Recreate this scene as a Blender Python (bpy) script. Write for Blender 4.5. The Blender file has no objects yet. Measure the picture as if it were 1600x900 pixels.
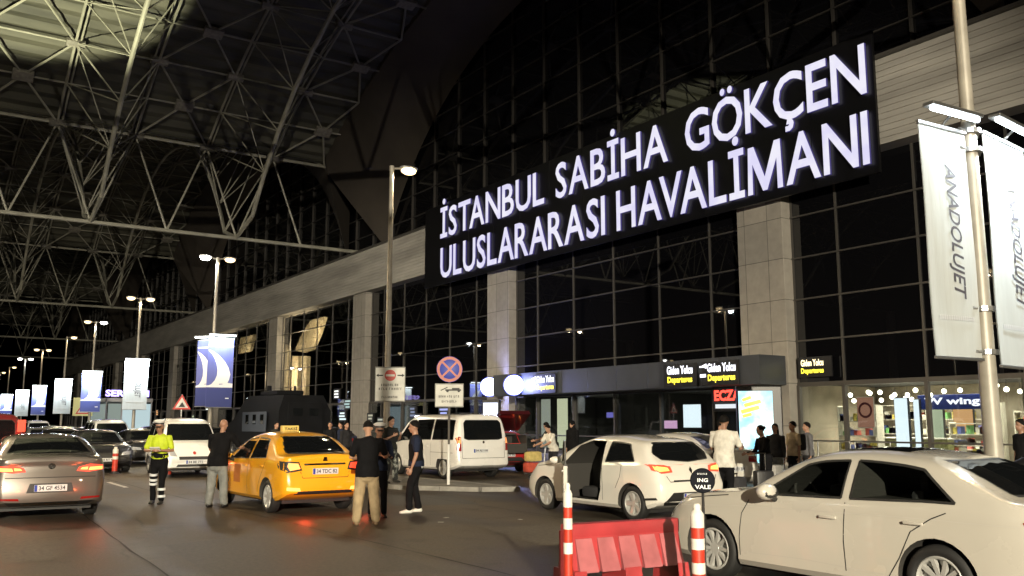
import bpy, bmesh, math, random
from mathutils import Vector, Matrix, noise
from mathutils.bvhtree import BVHTree
from mathutils.geometry import delaunay_2d_cdt
random.seed(7)
R = math.radians
SC = bpy.context.scene
COL = SC.collection

# ------------------------------------------------------------------ camera
ALPHA = math.atan(950 / 1416.2)      # the road direction (+Y) lies 33.9 degrees left of the view axis
PITCH = math.atan(210 / 1400)
cam_d = bpy.data.cameras.new("camera")
cam = bpy.data.objects.new("camera", cam_d)
COL.objects.link(cam)
cam_d.sensor_width = 36.0
cam_d.lens = 1400 / 1600 * 36.0
cam_d.clip_start = 0.1
cam_d.clip_end = 3000
cam.location = (0, 0, 1.72)
cam.rotation_euler = (math.pi / 2 + PITCH, 0, -ALPHA)
SC.camera = cam

# ------------------------------------------------------------------ night sky
W = bpy.data.worlds.new("World")
SC.world = W
W.use_nodes = True
wn = W.node_tree
bg = wn.nodes["Background"]
sky = wn.nodes.new("ShaderNodeTexSky")
sky.sky_type = 'NISHITA'
sky.sun_disc = False
sky.sun_elevation = R(-4)
sky.sun_rotation = R(200)
wn.links.new(sky.outputs[0], bg.inputs[0])
bg.inputs[1].default_value = 0.012
SC.view_settings.view_transform = 'Standard'
SC.view_settings.look = 'None'
SC.view_settings.gamma = 1
SC.view_settings.exposure = 0.18
SC.cycles.max_bounces = 6
SC.cycles.diffuse_bounces = 2
SC.cycles.glossy_bounces = 3
SC.cycles.transparent_max_bounces = 12
SC.cycles.use_light_tree = True
SC.cycles.sample_clamp_indirect = 4
SC.cycles.sample_clamp_direct = 0
SC.cycles.caustics_reflective = False
SC.cycles.caustics_refractive = False

# ------------------------------------------------------------------ materials
MATS = {}
def mat(name, col=(.5, .5, .5), rough=.5, metal=0., spec=.5, coat=0., emis=None, es=0.,
        nscale=0., namt=0., bscale=0., bamt=0., rvar=0., stretch=None):
    if name in MATS:
        return MATS[name]
    m = bpy.data.materials.new(name)
    m.use_nodes = True
    nt = m.node_tree
    b = nt.nodes["Principled BSDF"]
    b.inputs["Base Color"].default_value = (*col, 1)
    b.inputs["Roughness"].default_value = rough
    b.inputs["Metallic"].default_value = metal
    b.inputs["Specular IOR Level"].default_value = spec
    b.inputs["Coat Weight"].default_value = coat
    b.inputs["Coat Roughness"].default_value = .04
    if emis:
        b.inputs["Emission Color"].default_value = (*emis, 1)
        b.inputs["Emission Strength"].default_value = es
    co = None
    if nscale or bscale or rvar:
        tc = nt.nodes.new("ShaderNodeTexCoord")
        co = tc.outputs["Object"]
        if stretch:
            mp = nt.nodes.new("ShaderNodeMapping")
            mp.inputs["Scale"].default_value = stretch
            nt.links.new(co, mp.inputs[0])
            co = mp.outputs[0]
    if nscale:
        n = nt.nodes.new("ShaderNodeTexNoise")
        n.inputs["Scale"].default_value = nscale
        n.inputs["Detail"].default_value = 6
        nt.links.new(co, n.inputs["Vector"])
        mr = nt.nodes.new("ShaderNodeMapRange")
        mr.inputs[1].default_value = .3
        mr.inputs[2].default_value = .7
        mr.inputs[3].default_value = 1 - namt
        mr.inputs[4].default_value = 1 + namt
        nt.links.new(n.outputs[0], mr.inputs[0])
        vm = nt.nodes.new("ShaderNodeVectorMath")
        vm.operation = 'SCALE'
        vm.inputs[0].default_value = col
        nt.links.new(mr.outputs[0], vm.inputs[3])
        nt.links.new(vm.outputs[0], b.inputs["Base Color"])
        if rvar:
            m2 = nt.nodes.new("ShaderNodeMapRange")
            m2.inputs[1].default_value = .3
            m2.inputs[2].default_value = .7
            m2.inputs[3].default_value = max(0, rough - rvar)
            m2.inputs[4].default_value = min(1, rough + rvar)
            nt.links.new(n.outputs[0], m2.inputs[0])
            nt.links.new(m2.outputs[0], b.inputs["Roughness"])
    if bscale:
        n = nt.nodes.new("ShaderNodeTexNoise")
        n.inputs["Scale"].default_value = bscale
        n.inputs["Detail"].default_value = 4
        nt.links.new(co, n.inputs["Vector"])
        bp = nt.nodes.new("ShaderNodeBump")
        bp.inputs["Strength"].default_value = bamt
        bp.inputs["Distance"].default_value = .02
        nt.links.new(n.outputs[0], bp.inputs["Height"])
        nt.links.new(bp.outputs[0], b.inputs["Normal"])
    MATS[name] = m
    return m

def emit(name, col, s):
    return mat(name, (0.02, .02, .02), .6, emis=col, es=s)

def glass_mat(name, tint=(.3, .32, .33), rough=.02, gl=.12):
    """window glass: see-through with a tint, reflecting more at grazing angles"""
    if name in MATS:
        return MATS[name]
    m = bpy.data.materials.new(name)
    m.use_nodes = True
    nt = m.node_tree
    nt.nodes.clear()
    o = nt.nodes.new("ShaderNodeOutputMaterial")
    t = nt.nodes.new("ShaderNodeBsdfTransparent")
    t.inputs[0].default_value = (*tint, 1)
    g = nt.nodes.new("ShaderNodeBsdfGlossy")
    g.inputs["Roughness"].default_value = rough
    g.inputs[0].default_value = (.9, .92, .95, 1)
    lw = nt.nodes.new("ShaderNodeFresnel")
    ge = nt.nodes.new("ShaderNodeNewGeometry")
    io = nt.nodes.new("ShaderNodeMapRange")          # leaving the pane: the index is turned round again
    io.inputs[3].default_value = 1.5
    io.inputs[4].default_value = 1 / 1.5
    nt.links.new(ge.outputs["Backfacing"], io.inputs[0])
    nt.links.new(io.outputs[0], lw.inputs[0])
    mx = nt.nodes.new("ShaderNodeMixShader")
    ad = nt.nodes.new("ShaderNodeMath")
    ad.operation = 'ADD'
    ad.use_clamp = True
    ad.inputs[1].default_value = gl - .04
    nt.links.new(lw.outputs[0], ad.inputs[0])
    nt.links.new(ad.outputs[0], mx.inputs[0])
    nt.links.new(t.outputs[0], mx.inputs[1])
    nt.links.new(g.outputs[0], mx.inputs[2])
    nt.links.new(mx.outputs[0], o.inputs[0])
    MATS[name] = m
    return m

# ------------------------------------------------------------------ objects
def link(o):
    COL.objects.link(o)
    return o

def tag(o, label=None, cat=None, group=None, kind=None):
    if label: o["label"] = label
    if cat: o["category"] = cat
    if group: o["group"] = group
    if kind: o["kind"] = kind
    return o

def thing(name, label, cat, loc=(0, 0, 0), rz=0, group=None):
    o = bpy.data.objects.new(name, None)
    o.empty_display_size = .2
    link(o)
    o.location = loc
    o.rotation_euler = (0, 0, rz)
    return tag(o, label, cat, group)

def mobj(name, me, parent=None, label=None):
    o = bpy.data.objects.new(name, me)
    link(o)
    if parent is not None:
        o.parent = parent
    if label: o["label"] = label
    return o

def copy_tree(o, parent=None):
    c = o.copy()
    link(c)
    if parent is not None:
        c.parent = parent
    for ch in list(o.children):
        copy_tree(ch, c)
    return c

def put(o, loc, rz=0, label=None, group=None):
    o.location = loc
    o.rotation_euler = (0, 0, rz)
    if label: o["label"] = label
    if group: o["group"] = group
    return o

class MB:
    """collects shapes into one mesh"""
    def __init__(s):
        s.v = []; s.f = []; s.m = []; s.mi = 0
    def add(s, vs, fs, mi=None):
        n = len(s.v)
        s.v += [tuple(p) for p in vs]
        s.f += [tuple(i + n for i in f) for f in fs]
        s.m += [s.mi if mi is None else mi] * len(fs)
    def box(s, c, d, rot=None, bev=0, mi=None):
        hx, hy, hz = d[0] / 2, d[1] / 2, d[2] / 2
        b = min(bev, hx * .9, hy * .9, hz * .9)
        if b <= 0:
            vs = [Vector((x, y, z)) for x in (-hx, hx) for y in (-hy, hy) for z in (-hz, hz)]
            fs = [(0, 1, 3, 2), (4, 6, 7, 5), (0, 4, 5, 1), (2, 3, 7, 6), (0, 2, 6, 4), (1, 5, 7, 3)]
        else:
            bm = bmesh.new()
            bmesh.ops.create_cube(bm, size=1)
            for v in bm.verts:
                v.co = Vector((v.co.x * d[0], v.co.y * d[1], v.co.z * d[2]))
            bmesh.ops.bevel(bm, geom=bm.edges[:], offset=b, segments=2, affect='EDGES', profile=.6)
            bm.verts.index_update()
            vs = [v.co.copy() for v in bm.verts]
            fs = [tuple(v.index for v in f.verts) for f in bm.faces]
            bm.free()
        M = Matrix.Translation(c)
        if rot is not None:
            M = M @ (rot.to_4x4() if isinstance(rot, Matrix) else Matrix.Rotation(rot, 4, 'Z'))
        s.add([M @ v for v in vs], fs, mi)
        return s
    def tube(s, p0, p1, r0, r1=None, n=8, mi=None, cap=True):
        p0 = Vector(p0); p1 = Vector(p1)
        r1 = r0 if r1 is None else r1
        d = p1 - p0
        if d.length < 1e-6: return s
        q = d.to_track_quat('Z', 'Y')
        vs = []
        for p, r in ((p0, r0), (p1, r1)):
            for i in range(n):
                a = 2 * math.pi * i / n
                vs.append(p + q @ Vector((r * math.cos(a), r * math.sin(a), 0)))
        fs = [(i, (i + 1) % n, n + (i + 1) % n, n + i) for i in range(n)]
        if cap:
            fs += [tuple(range(n - 1, -1, -1)), tuple(range(n, 2 * n))]
        s.add(vs, fs, mi)
        return s
    def path(s, pts, r, n=8, mi=None):
        for a, b in zip(pts, pts[1:]):
            s.tube(a, b, r, r, n, mi)
        return s
    def lathe(s, prof, c=(0, 0, 0), n=24, axis='Z', mi=None):
        """prof: (radius, height) list"""
        vs = []
        for r, h in prof:
            for i in range(n):
                a = 2 * math.pi * i / n
                p = (r * math.cos(a), r * math.sin(a), h)
                if axis == 'Y': p = (p[0], p[2], p[1])
                if axis == 'X': p = (p[2], p[0], p[1])
                vs.append(Vector(p) + Vector(c))
        fs = []
        for k in range(len(prof) - 1):
            for i in range(n):
                j = (i + 1) % n
                fs.append((k * n + i, k * n + j, (k + 1) * n + j, (k + 1) * n + i))
        if prof[0][0] > 1e-5: fs.append(tuple(range(n - 1, -1, -1)))
        if prof[-1][0] > 1e-5: fs.append(tuple(range((len(prof) - 1) * n, len(prof) * n)))
        s.add(vs, fs, mi)
        return s
    def ball(s, c, r, n=12, mi=None, rot=None):
        if not hasattr(r, '__len__'): r = (r, r, r)
        vs = []; fs = []
        m = max(5, n // 2)
        for j in range(m + 1):
            t = math.pi * j / m
            for i in range(n):
                a = 2 * math.pi * i / n
                p = Vector((r[0] * math.sin(t) * math.cos(a), r[1] * math.sin(t) * math.sin(a), r[2] * math.cos(t)))
                if rot is not None: p = rot @ p
                vs.append(p + Vector(c))
        for j in range(m):
            for i in range(n):
                k = (i + 1) % n
                fs.append((j * n + i, (j + 1) * n + i, (j + 1) * n + k, j * n + k))
        s.add(vs, fs, mi)
        return s
    def prism(s, poly, d0, d1, plane='YZ', mi=None):
        """polygon in a plane pulled along the third axis from d0 to d1"""
        def P(a, b, d):
            return {'YZ': (d, a, b), 'XZ': (a, d, b), 'XY': (a, b, d)}[plane]
        n = len(poly)
        vs = [P(a, b, d0) for a, b in poly] + [P(a, b, d1) for a, b in poly]
        fs = [tuple(range(n - 1, -1, -1)), tuple(range(n, 2 * n))]
        fs += [(i, (i + 1) % n, n + (i + 1) % n, n + i) for i in range(n)]
        s.add(vs, fs, mi)
        return s
    def mesh(s, name, mats, smooth=None):
        me = bpy.data.meshes.new(name)
        me.from_pydata(s.v, [], s.f)
        if not isinstance(mats, (list, tuple)): mats = [mats]
        for m in mats: me.materials.append(m)
        me.polygons.foreach_set("material_index", s.m)
        bm = bmesh.new(); bm.from_mesh(me)
        bmesh.ops.remove_doubles(bm, verts=bm.verts, dist=1e-5)
        bmesh.ops.recalc_face_normals(bm, faces=bm.faces)
        bm.to_mesh(me); bm.free()
        if smooth is not None:
            me.shade_smooth()
            me.set_sharp_from_angle(angle=R(smooth))
        return me
    def build(s, name, mats, parent=None, smooth=None, label=None):
        return mobj(name, s.mesh(name, mats, smooth), parent, label)

WORK = bpy.data.scenes.new("workshop")       # an empty scene where modifiers are evaluated quickly
def evald(ob, others=()):
    """the mesh of an object after its modifiers"""
    for q in (ob, *others):
        WORK.collection.objects.link(q)
    vl = WORK.view_layers[0]
    vl.update()
    dg = vl.depsgraph
    dg.update()
    me = bpy.data.meshes.new_from_object(ob.evaluated_get(dg), preserve_all_data_layers=True, depsgraph=dg)
    for q in (ob, *others):
        WORK.collection.objects.unlink(q)
    return me

TXT = {}
def text_mesh(body, bold=0.0, ext=0.0):
    key = (body, bold, ext)
    if key in TXT: return TXT[key]
    cu = bpy.data.curves.new("t", 'FONT')
    cu.body = body
    cu.size = 1
    cu.resolution_u = 3
    cu.offset = bold
    cu.extrude = ext
    cu.fill_mode = 'BOTH'
    o = bpy.data.objects.new("t", cu)
    me = evald(o)
    bpy.data.objects.remove(o)
    bpy.data.curves.remove(cu)
    TXT[key] = me
    return me

def text_into(mb, body, M, w=None, h=None, bold=0., ext=0., mi=None, center=True):
    """letters fitted to w x h, in the XY plane of matrix M, centred"""
    me = text_mesh(body, bold, ext)
    xs = [v.co.x for v in me.vertices]; ys = [v.co.y for v in me.vertices]
    x0, x1, y0, y1 = min(xs), max(xs), min(ys), max(ys)
    sy = (h / (y1 - y0)) if h else None
    sx = (w / (x1 - x0)) if w else sy
    if sy is None: sy = sx
    vs = [M @ Vector(((v.co.x - (x0 + x1) / 2) * sx, (v.co.y - (y0 + y1) / 2) * sy, v.co.z)) for v in me.vertices]
    mb.add(vs, [tuple(p.vertices) for p in me.polygons], mi)

def frame(origin, right, up):
    """matrix whose x = right, y = up, z = out of the face"""
    r = Vector(right).normalized(); u = Vector(up).normalized()
    n = r.cross(u)
    M = Matrix((r, u, n)).transposed().to_4x4()
    M.translation = Vector(origin)
    return M

def lamp(name, kind, loc, col, power, parent=None, size=.15, spot=None, rot=None):
    d = bpy.data.lights.new(name, kind)
    d.color = col
    d.energy = power
    if kind == 'SPOT':
        d.spot_size = spot or R(140)
        d.spot_blend = .25
        d.shadow_soft_size = size
    elif kind == 'POINT':
        d.shadow_soft_size = size
    elif kind == 'AREA':
        d.shape = 'RECTANGLE'
        d.size, d.size_y = size
        d.spread = R(120)
    o = link(bpy.data.objects.new(name, d))
    o.location = loc
    if rot: o.rotation_euler = rot
    if parent: o.parent = parent
    return o

WARM = (1.0, .78, .48)
SODIUM = (1.0, .66, .32)
COOL = (.86, .93, 1.0)

# ================================================================== GROUND
def asphalt():
    m = bpy.data.materials.new("asphalt"); m.use_nodes = True
    nt = m.node_tree; b = nt.nodes["Principled BSDF"]
    N = nt.nodes.new; L = nt.links.new
    tc = N("ShaderNodeTexCoord")
    big = N("ShaderNodeTexNoise"); big.inputs["Scale"].default_value = .18; big.inputs["Detail"].default_value = 5
    mp = N("ShaderNodeMapping"); mp.inputs["Scale"].default_value = (1, .25, 1)
    L(tc.outputs["Object"], mp.inputs[0]); 
    trk = N("ShaderNodeTexNoise"); trk.inputs["Scale"].default_value = .9; trk.inputs["Detail"].default_value = 8
    L(mp.outputs[0], trk.inputs["Vector"])
    fine = N("ShaderNodeTexNoise"); fine.inputs["Scale"].default_value = 26; fine.inputs["Detail"].default_value = 8; fine.inputs["Roughness"].default_value = .75
    L(tc.outputs["Object"], fine.inputs["Vector"]); L(tc.outputs["Object"], big.inputs["Vector"])
    spots = N("ShaderNodeTexVoronoi"); spots.inputs["Scale"].default_value = 1.1
    L(tc.outputs["Object"], spots.inputs["Vector"])
    st = N("ShaderNodeMapRange"); st.inputs[1].default_value = .03; st.inputs[2].default_value = .09; st.inputs[3].default_value = .72; st.inputs[4].default_value = 1
    L(spots.outputs["Distance"], st.inputs[0])
    cr = N("ShaderNodeValToRGB")
    cr.color_ramp.elements[0].position = .40; cr.color_ramp.elements[0].color = (.040, .033, .025, 1)
    cr.color_ramp.elements[1].position = .60; cr.color_ramp.elements[1].color = (.115, .094, .068, 1)
    mx = N("ShaderNodeMix"); mx.inputs[0].default_value = .5
    L(big.outputs[0], mx.inputs[2]); L(trk.outputs[0], mx.inputs[3]); L(mx.outputs[0], cr.inputs[0])
    f2 = N("ShaderNodeMapRange"); f2.inputs[1].default_value = .3; f2.inputs[2].default_value = .7; f2.inputs[3].default_value = .55; f2.inputs[4].default_value = 1.5
    L(fine.outputs[0], f2.inputs[0])
    ck = N("ShaderNodeTexVoronoi"); ck.feature = 'DISTANCE_TO_EDGE'; ck.inputs["Scale"].default_value = .42
    wv = N("ShaderNodeTexNoise"); wv.inputs["Scale"].default_value = 1.7; wv.inputs["Detail"].default_value = 6
    L(tc.outputs["Object"], wv.inputs["Vector"])
    wm = N("ShaderNodeMix"); wm.data_type = 'VECTOR'; wm.inputs[0].default_value = .22
    L(tc.outputs["Object"], wm.inputs[4]); L(wv.outputs[1], wm.inputs[5]); L(wm.outputs[1], ck.inputs["Vector"])
    cm = N("ShaderNodeMapRange"); cm.inputs[1].default_value = .0; cm.inputs[2].default_value = .012; cm.inputs[3].default_value = .45; cm.inputs[4].default_value = 1
    L(ck.outputs[0], cm.inputs[0])
    ms = N("ShaderNodeTexNoise"); ms.inputs["Scale"].default_value = .33; ms.inputs["Detail"].default_value = 3; L(tc.outputs["Object"], ms.inputs["Vector"])
    mm_ = N("ShaderNodeMapRange"); mm_.inputs[1].default_value = .48; mm_.inputs[2].default_value = .56; L(ms.outputs[0], mm_.inputs[0])
    cx = N("ShaderNodeMix"); cx.inputs[2].default_value = 1.0; L(mm_.outputs[0], cx.inputs[0]); L(cm.outputs[0], cx.inputs[3])
    oil = N("ShaderNodeTexNoise"); oil.inputs["Scale"].default_value = .8; oil.inputs["Detail"].default_value = 9; oil.inputs["Roughness"].default_value = .7; L(tc.outputs["Object"], oil.inputs["Vector"])
    om = N("ShaderNodeMapRange"); om.inputs[1].default_value = .52; om.inputs[2].default_value = .68; om.inputs[3].default_value = 1; om.inputs[4].default_value = .6; L(oil.outputs[0], om.inputs[0])
    m3 = N("ShaderNodeMath"); m3.operation = 'MULTIPLY'; L(cx.outputs[0], m3.inputs[0]); L(om.outputs[0], m3.inputs[1])
    m4 = N("ShaderNodeMath"); m4.operation = 'MULTIPLY'; L(m3.outputs[0], m4.inputs[0]); L(st.outputs[0], m4.inputs[1])
    mu = N("ShaderNodeMath"); mu.operation = 'MULTIPLY'
    L(f2.outputs[0], mu.inputs[0]); L(m4.outputs[0], mu.inputs[1])
    vs = N("ShaderNodeVectorMath"); vs.operation = 'SCALE'
    L(cr.outputs[0], vs.inputs[0]); L(mu.outputs[0], vs.inputs[3])
    L(vs.outputs[0], b.inputs["Base Color"])
    rr = N("ShaderNodeMapRange"); rr.inputs[1].default_value = .35; rr.inputs[2].default_value = .65; rr.inputs[3].default_value = .42; rr.inputs[4].default_value = .68; b.inputs["Specular IOR Level"].default_value = .22
    L(mx.outputs[0], rr.inputs[0]); L(rr.outputs[0], b.inputs["Roughness"])
    bp = N("ShaderNodeBump"); bp.inputs["Strength"].default_value = .35; bp.inputs["Distance"].default_value = .01
    L(fine.outputs[0], bp.inputs["Height"]); L(bp.outputs[0], b.inputs["Normal"])
    return m
ASPH = asphalt()
MATS["asphalt"] = ASPH
mb = MB(); mb.add([(-400, -200, 0), (500, -200, 0), (500, 900, 0), (-400, 900, 0)], [(0, 1, 2, 3)])
tag(mb.build("ground", ASPH), kind="structure")
PAVE = mat("paving", (.20, .19, .17), .7, nscale=2.5, namt=.25, bscale=30, bamt=.2)
KERB = mat("kerbstone", (.27, .26, .235), .75, nscale=5, namt=.25)

def slab(name, poly, z, m, kerb=True):
    mb = MB()
    mb.prism(poly, -.05, z, 'XY', 0)
    o = mb.build(name, [m]); tag(o, kind="structure")
    if kerb:
        k = MB()
        n = len(poly)
        c = Vector((sum(p[0] for p in poly) / n, sum(p[1] for p in poly) / n))
        for i in range(n):
            a = Vector(poly[i]); b = Vector(poly[(i + 1) % n])
            d = (b - a); Ln = d.length
            if Ln < .01: continue
            nn = Vector((d.y, -d.x)).normalized()
            if nn.dot((a + b) / 2 - c) < 0: nn = -nn
            cnt = min(60, max(1, int(Ln)))
            for j in range(cnt):
                p = a + d * ((j + .5) / cnt) + nn * .07
                k.box((p.x, p.y, z / 2 - .01), (Ln / cnt - .012, .15, z + .03), math.atan2(d.y, d.x), .012)
        ko = k.build(name + "_kerb", KERB); tag(ko, kind="structure")
    return o
slab("island", [(10.35, 23.2), (10.9, 21.3), (12.2, 19.6), (13.1, 19.2), (12.9, 22.5), (12.5, 26), (12.4, 170), (10.35, 170)], .11, PAVE)
slab("island", [(10.9, 8.0), (11.35, 8.6), (11.8, 8.0), (11.9, -14), (10.8, -14)], .11, PAVE)
slab("pavement", [(20.6, -30), (27.9, -30), (27.9, 212), (20.6, 212)], .13, PAVE)
LINE = mat("road_paint", (.55, .53, .48), .6, nscale=8, namt=.5)
mb = MB()
for y in range(26, 140, 6):
    mb.add([(5.0, y, .005), (5.13, y, .005), (5.13, y + 2.6, .005), (5.0, y + 2.6, .005)], [(0, 1, 2, 3)])
for y in range(27, 140, 6):
    mb.add([(16.8, y, .005), (16.92, y, .005), (16.92, y + 2.6, .005), (16.8, y + 2.6, .005)], [(0, 1, 2, 3)])
tag(mb.build("road_markings", LINE), kind="structure")
# worn patch repair and drain cover in the road
mb = MB(); mb.add([(8.6, 17.2, .004), (10.3, 16.6, .004), (11.0, 19.0, .004), (9.4, 19.8, .004)], [(0, 1, 2, 3)])
tag(mb.build("road_patch", mat("patch_asphalt", (.075, .072, .066), .7, nscale=30, namt=.3)), kind="structure")

# older repair patches, a saw-cut seam and drain covers, each flush with the asphalt
P2 = mat("dark_patch_asphalt", (.050, .042, .032), .6, nscale=18, namt=.35)
P3 = mat("pale_patch_asphalt", (.105, .088, .066), .75, nscale=14, namt=.3)
def sheet(name, poly, z, m):
    mb = MB(); mb.add([(x, y, z) for x, y in poly], [tuple(range(len(poly)))]); tag(mb.build(name, m), kind="structure")
sheet("road_patch", [(3.0, 10.2), (5.4, 9.6), (5.6, 13.4), (4.4, 13.9), (3.2, 13.6)], .004, P2)
sheet("road_patch", [(1.2, 13.0), (1.75, 12.9), (1.9, 19.5), (1.3, 19.6)], .004, P3)
sheet("road_patch", [(7.6, 10.6), (9.4, 10.2), (9.7, 12.5), (8.0, 13.0)], .004, P3)
sheet("road_patch", [(3.6, 24.0), (5.0, 23.6), (5.2, 27.2), (3.9, 27.5)], .004, P2)
sheet("road_patch", [(8.7, 20.6), (10.1, 20.2), (10.2, 23.5), (8.9, 23.8)], .004, P2)
SEAM = mat("tar_seam", (.024, .021, .017), .65, spec=.2)
rs = random.Random(4)
for x0, y0, dx, n in ((2.55, 9.0, .02, 40), (5.9, 8.6, -.015, 50), (9.9, 8.8, .012, 30)):
    L_ = []; R_ = []
    x = x0
    for k in range(n):
        x += dx + rs.uniform(-.025, .025); w = rs.uniform(.006, .018)
        L_.append((x - w, y0 + k * .6)); R_.append((x + w, y0 + k * .6))
    mb = MB(); mb.add([(a, b, .008) for a, b in L_] + [(a, b, .008) for a, b in R_], [(k, k + n, k + n + 1, k + 1) for k in range(n - 1)])
    tag(mb.build("road_seam", SEAM), kind="structure")

# ================================================================== TERMINAL
FX = 28.0
Z3 = [3.13, 4.77, 6.35, 7.95, 9.57]
YC = [4.4 + 19 * k for k in range(-2, 12)]
def tile_mat():
    m = bpy.data.materials.new("stone_cladding"); m.use_nodes = True
    nt = m.node_tree; b = nt.nodes["Principled BSDF"]; N = nt.nodes.new; L = nt.links.new
    tc = N("ShaderNodeTexCoord"); sp = N("ShaderNodeSeparateXYZ"); cb = N("ShaderNodeCombineXYZ")
    L(tc.outputs["Object"], sp.inputs[0]); L(sp.outputs[1], cb.inputs[0]); L(sp.outputs[2], cb.inputs[1])
    br = N("ShaderNodeTexBrick"); br.offset = 0
    br.inputs["Scale"].default_value = 1; br.inputs["Brick Width"].default_value = 1.15; br.inputs["Row Height"].default_value = 1.59
    br.inputs["Mortar Size"].default_value = .012
    br.inputs["Color1"].default_value = (.33, .305, .27, 1); br.inputs["Color2"].default_value = (.28, .262, .235, 1); br.inputs["Mortar"].default_value = (.08, .075, .07, 1)
    L(cb.outputs[0], br.inputs[0])
    n = N("ShaderNodeTexNoise"); n.inputs["Scale"].default_value = 3; n.inputs["Detail"].default_value = 8; L(tc.outputs["Object"], n.inputs["Vector"])
    mr = N("ShaderNodeMapRange"); mr.inputs[3].default_value = .75; mr.inputs[4].default_value = 1.25; L(n.outputs[0], mr.inputs[0])
    vs = N("ShaderNodeVectorMath"); vs.operation = 'SCALE'; L(br.outputs[0], vs.inputs[0]); L(mr.outputs[0], vs.inputs[3])
    L(vs.outputs[0], b.inputs["Base Color"]); b.inputs["Roughness"].default_value = .6
    return m
STONE = tile_mat()
SIDING = mat("grey_siding", (.36, .345, .32), .5, nscale=.6, namt=.28, stretch=(1, .35, 2.2))
BLACKG = mat("dark_facade_glass", (.004, .004, .005), .015, spec=.75)
MULL = mat("mullion_metal", (.075, .07, .065), .45, metal=.3)
MULD = mat("dark_mullion", (.035, .032, .03), .5)
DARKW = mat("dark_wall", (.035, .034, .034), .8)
SHOPG = glass_mat("shop_glass", (.75, .78, .78), gl=.07)
CLADG = mat("grey_composite_panel", (.040, .045, .055), .42, nscale=1.2, namt=.12)

term = thing("terminal_building", "long airport terminal with clad columns, pale upper fascia and black glazed walls", "building", (FX, 60, 0))
def tb(mb, name, m, smooth=None, label=None, parent=None):
    """build in world coordinates under the terminal"""
    o = mb.build(name, m, parent or term, smooth, label)
    if parent is None: o.location = (-FX, -60, 0)
    return o
for y in YC:
    mb = MB(); mb.box((27.82, y, 5.66), (.7, 2.25, 11.2), bev=.02)
    tb(mb, "column", STONE)
# fascia with overlapping boards
mb = MB()
nb = 14
prof = []
for i in range(nb):
    z0 = 11.22 + 3.06 * i / nb; z1 = 11.22 + 3.06 * (i + 1) / nb
    prof += [(27.22, z0), (27.27, z1 - .012), (27.22, z1 - .006)] if i < nb - 1 else [(27.22, z0), (27.25, z1)]
prof = prof + [(28.4, 14.28), (28.4, 11.22)]
mb.prism([(a, b) for a, b in prof], -34, 212, 'XZ')
tb(mb, "fascia", SIDING)
mb = MB(); mb.box((27.6, 89, 14.34), (1.1, 246, .1)); tb(mb, "coping", MULL)
# bays of black glass under the fascia; the ground floor is shop fronts
REFLECTION_BAYS = (3, 4, 5)  # clear glass here shows the reflection shapes added behind it
for i in range(len(YC) - 1):
    ya, yb = YC[i] + 1.12, YC[i + 1] - 1.12
    if YC[i] > 208: break
    see = (i - 2) in REFLECTION_BAYS
    g = MB()
    zlo = 3.13
    g.box((28.03, (ya + yb) / 2, (zlo + 11.22) / 2), (.03, yb - ya, 11.22 - zlo))
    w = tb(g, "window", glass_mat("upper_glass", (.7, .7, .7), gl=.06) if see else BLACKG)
    mm = MB()
    for k in range(0, 7):
        y = YC[i] + 19 / 6 * k
        y = min(max(y, ya + .04), yb - .04)
        mm.box((27.995, y, (zlo + 11.22) / 2), (.06, .075, 11.22 - zlo))
    for z in Z3:
        mm.box((27.985, (ya + yb) / 2, z), (.1, yb - ya, .06 if z > 3.2 else .16))
    mm.build("window_frame", MULL, w)
# dark upper storey behind the arches
mb = MB(); mb.box((28.6, 89, 22), (.04, 246, 15.5)); u = tb(mb, "upper_glazing", BLACKG)
mm = MB()
for k in range(-12, 68):
    y = 4.4 + 19 / 6 * k
    if y < 210: mm.box((28.5, y, 22), (.14, .08, 15.4))
for k in range(10):
    mm.box((28.51, 89, 14.35 + 1.6 * k), (.1, 246, .06))
mm.build("window_frame", MULD, u)
# carcass behind the glass
mb = MB()
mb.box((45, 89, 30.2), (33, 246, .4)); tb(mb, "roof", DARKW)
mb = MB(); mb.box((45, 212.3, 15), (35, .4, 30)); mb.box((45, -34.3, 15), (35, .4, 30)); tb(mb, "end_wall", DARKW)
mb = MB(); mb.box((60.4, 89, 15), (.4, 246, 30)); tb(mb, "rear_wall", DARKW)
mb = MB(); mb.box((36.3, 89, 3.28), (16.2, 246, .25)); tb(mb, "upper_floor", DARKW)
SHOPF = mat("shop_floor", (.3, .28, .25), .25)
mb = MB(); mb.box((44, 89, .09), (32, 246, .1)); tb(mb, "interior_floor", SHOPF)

# ---- canopy over the entrance doors
ent = thing("entrance_canopy", "dark grey flat canopy over the terminal entrance between two columns", "canopy", (26, 31, 0))
def eb(mb, name, m, label=None):
    o = mb.build(name, m, ent, None, label); o.location = (-26, -31, 0); return o
mb = MB()
for k in range(9):
    y0 = 22.4 + k * 2.02
    mb.box((26.04, y0 + 1.0, 3.66), (.08, 2.0, 1.1), bev=.01)
mb.box((26.0 + .95, 22.44, 3.66), (1.8, .08, 1.1), bev=.01)
mb.box((26.0 + .95, 40.55, 3.66), (1.8, .08, 1.1), bev=.01)
eb(mb, "edge_panels", CLADG)
mb = MB(); mb.box((27.0, 31.5, 3.6), (1.9, 18, .9)); eb(mb, "deck", DARKW)

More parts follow.
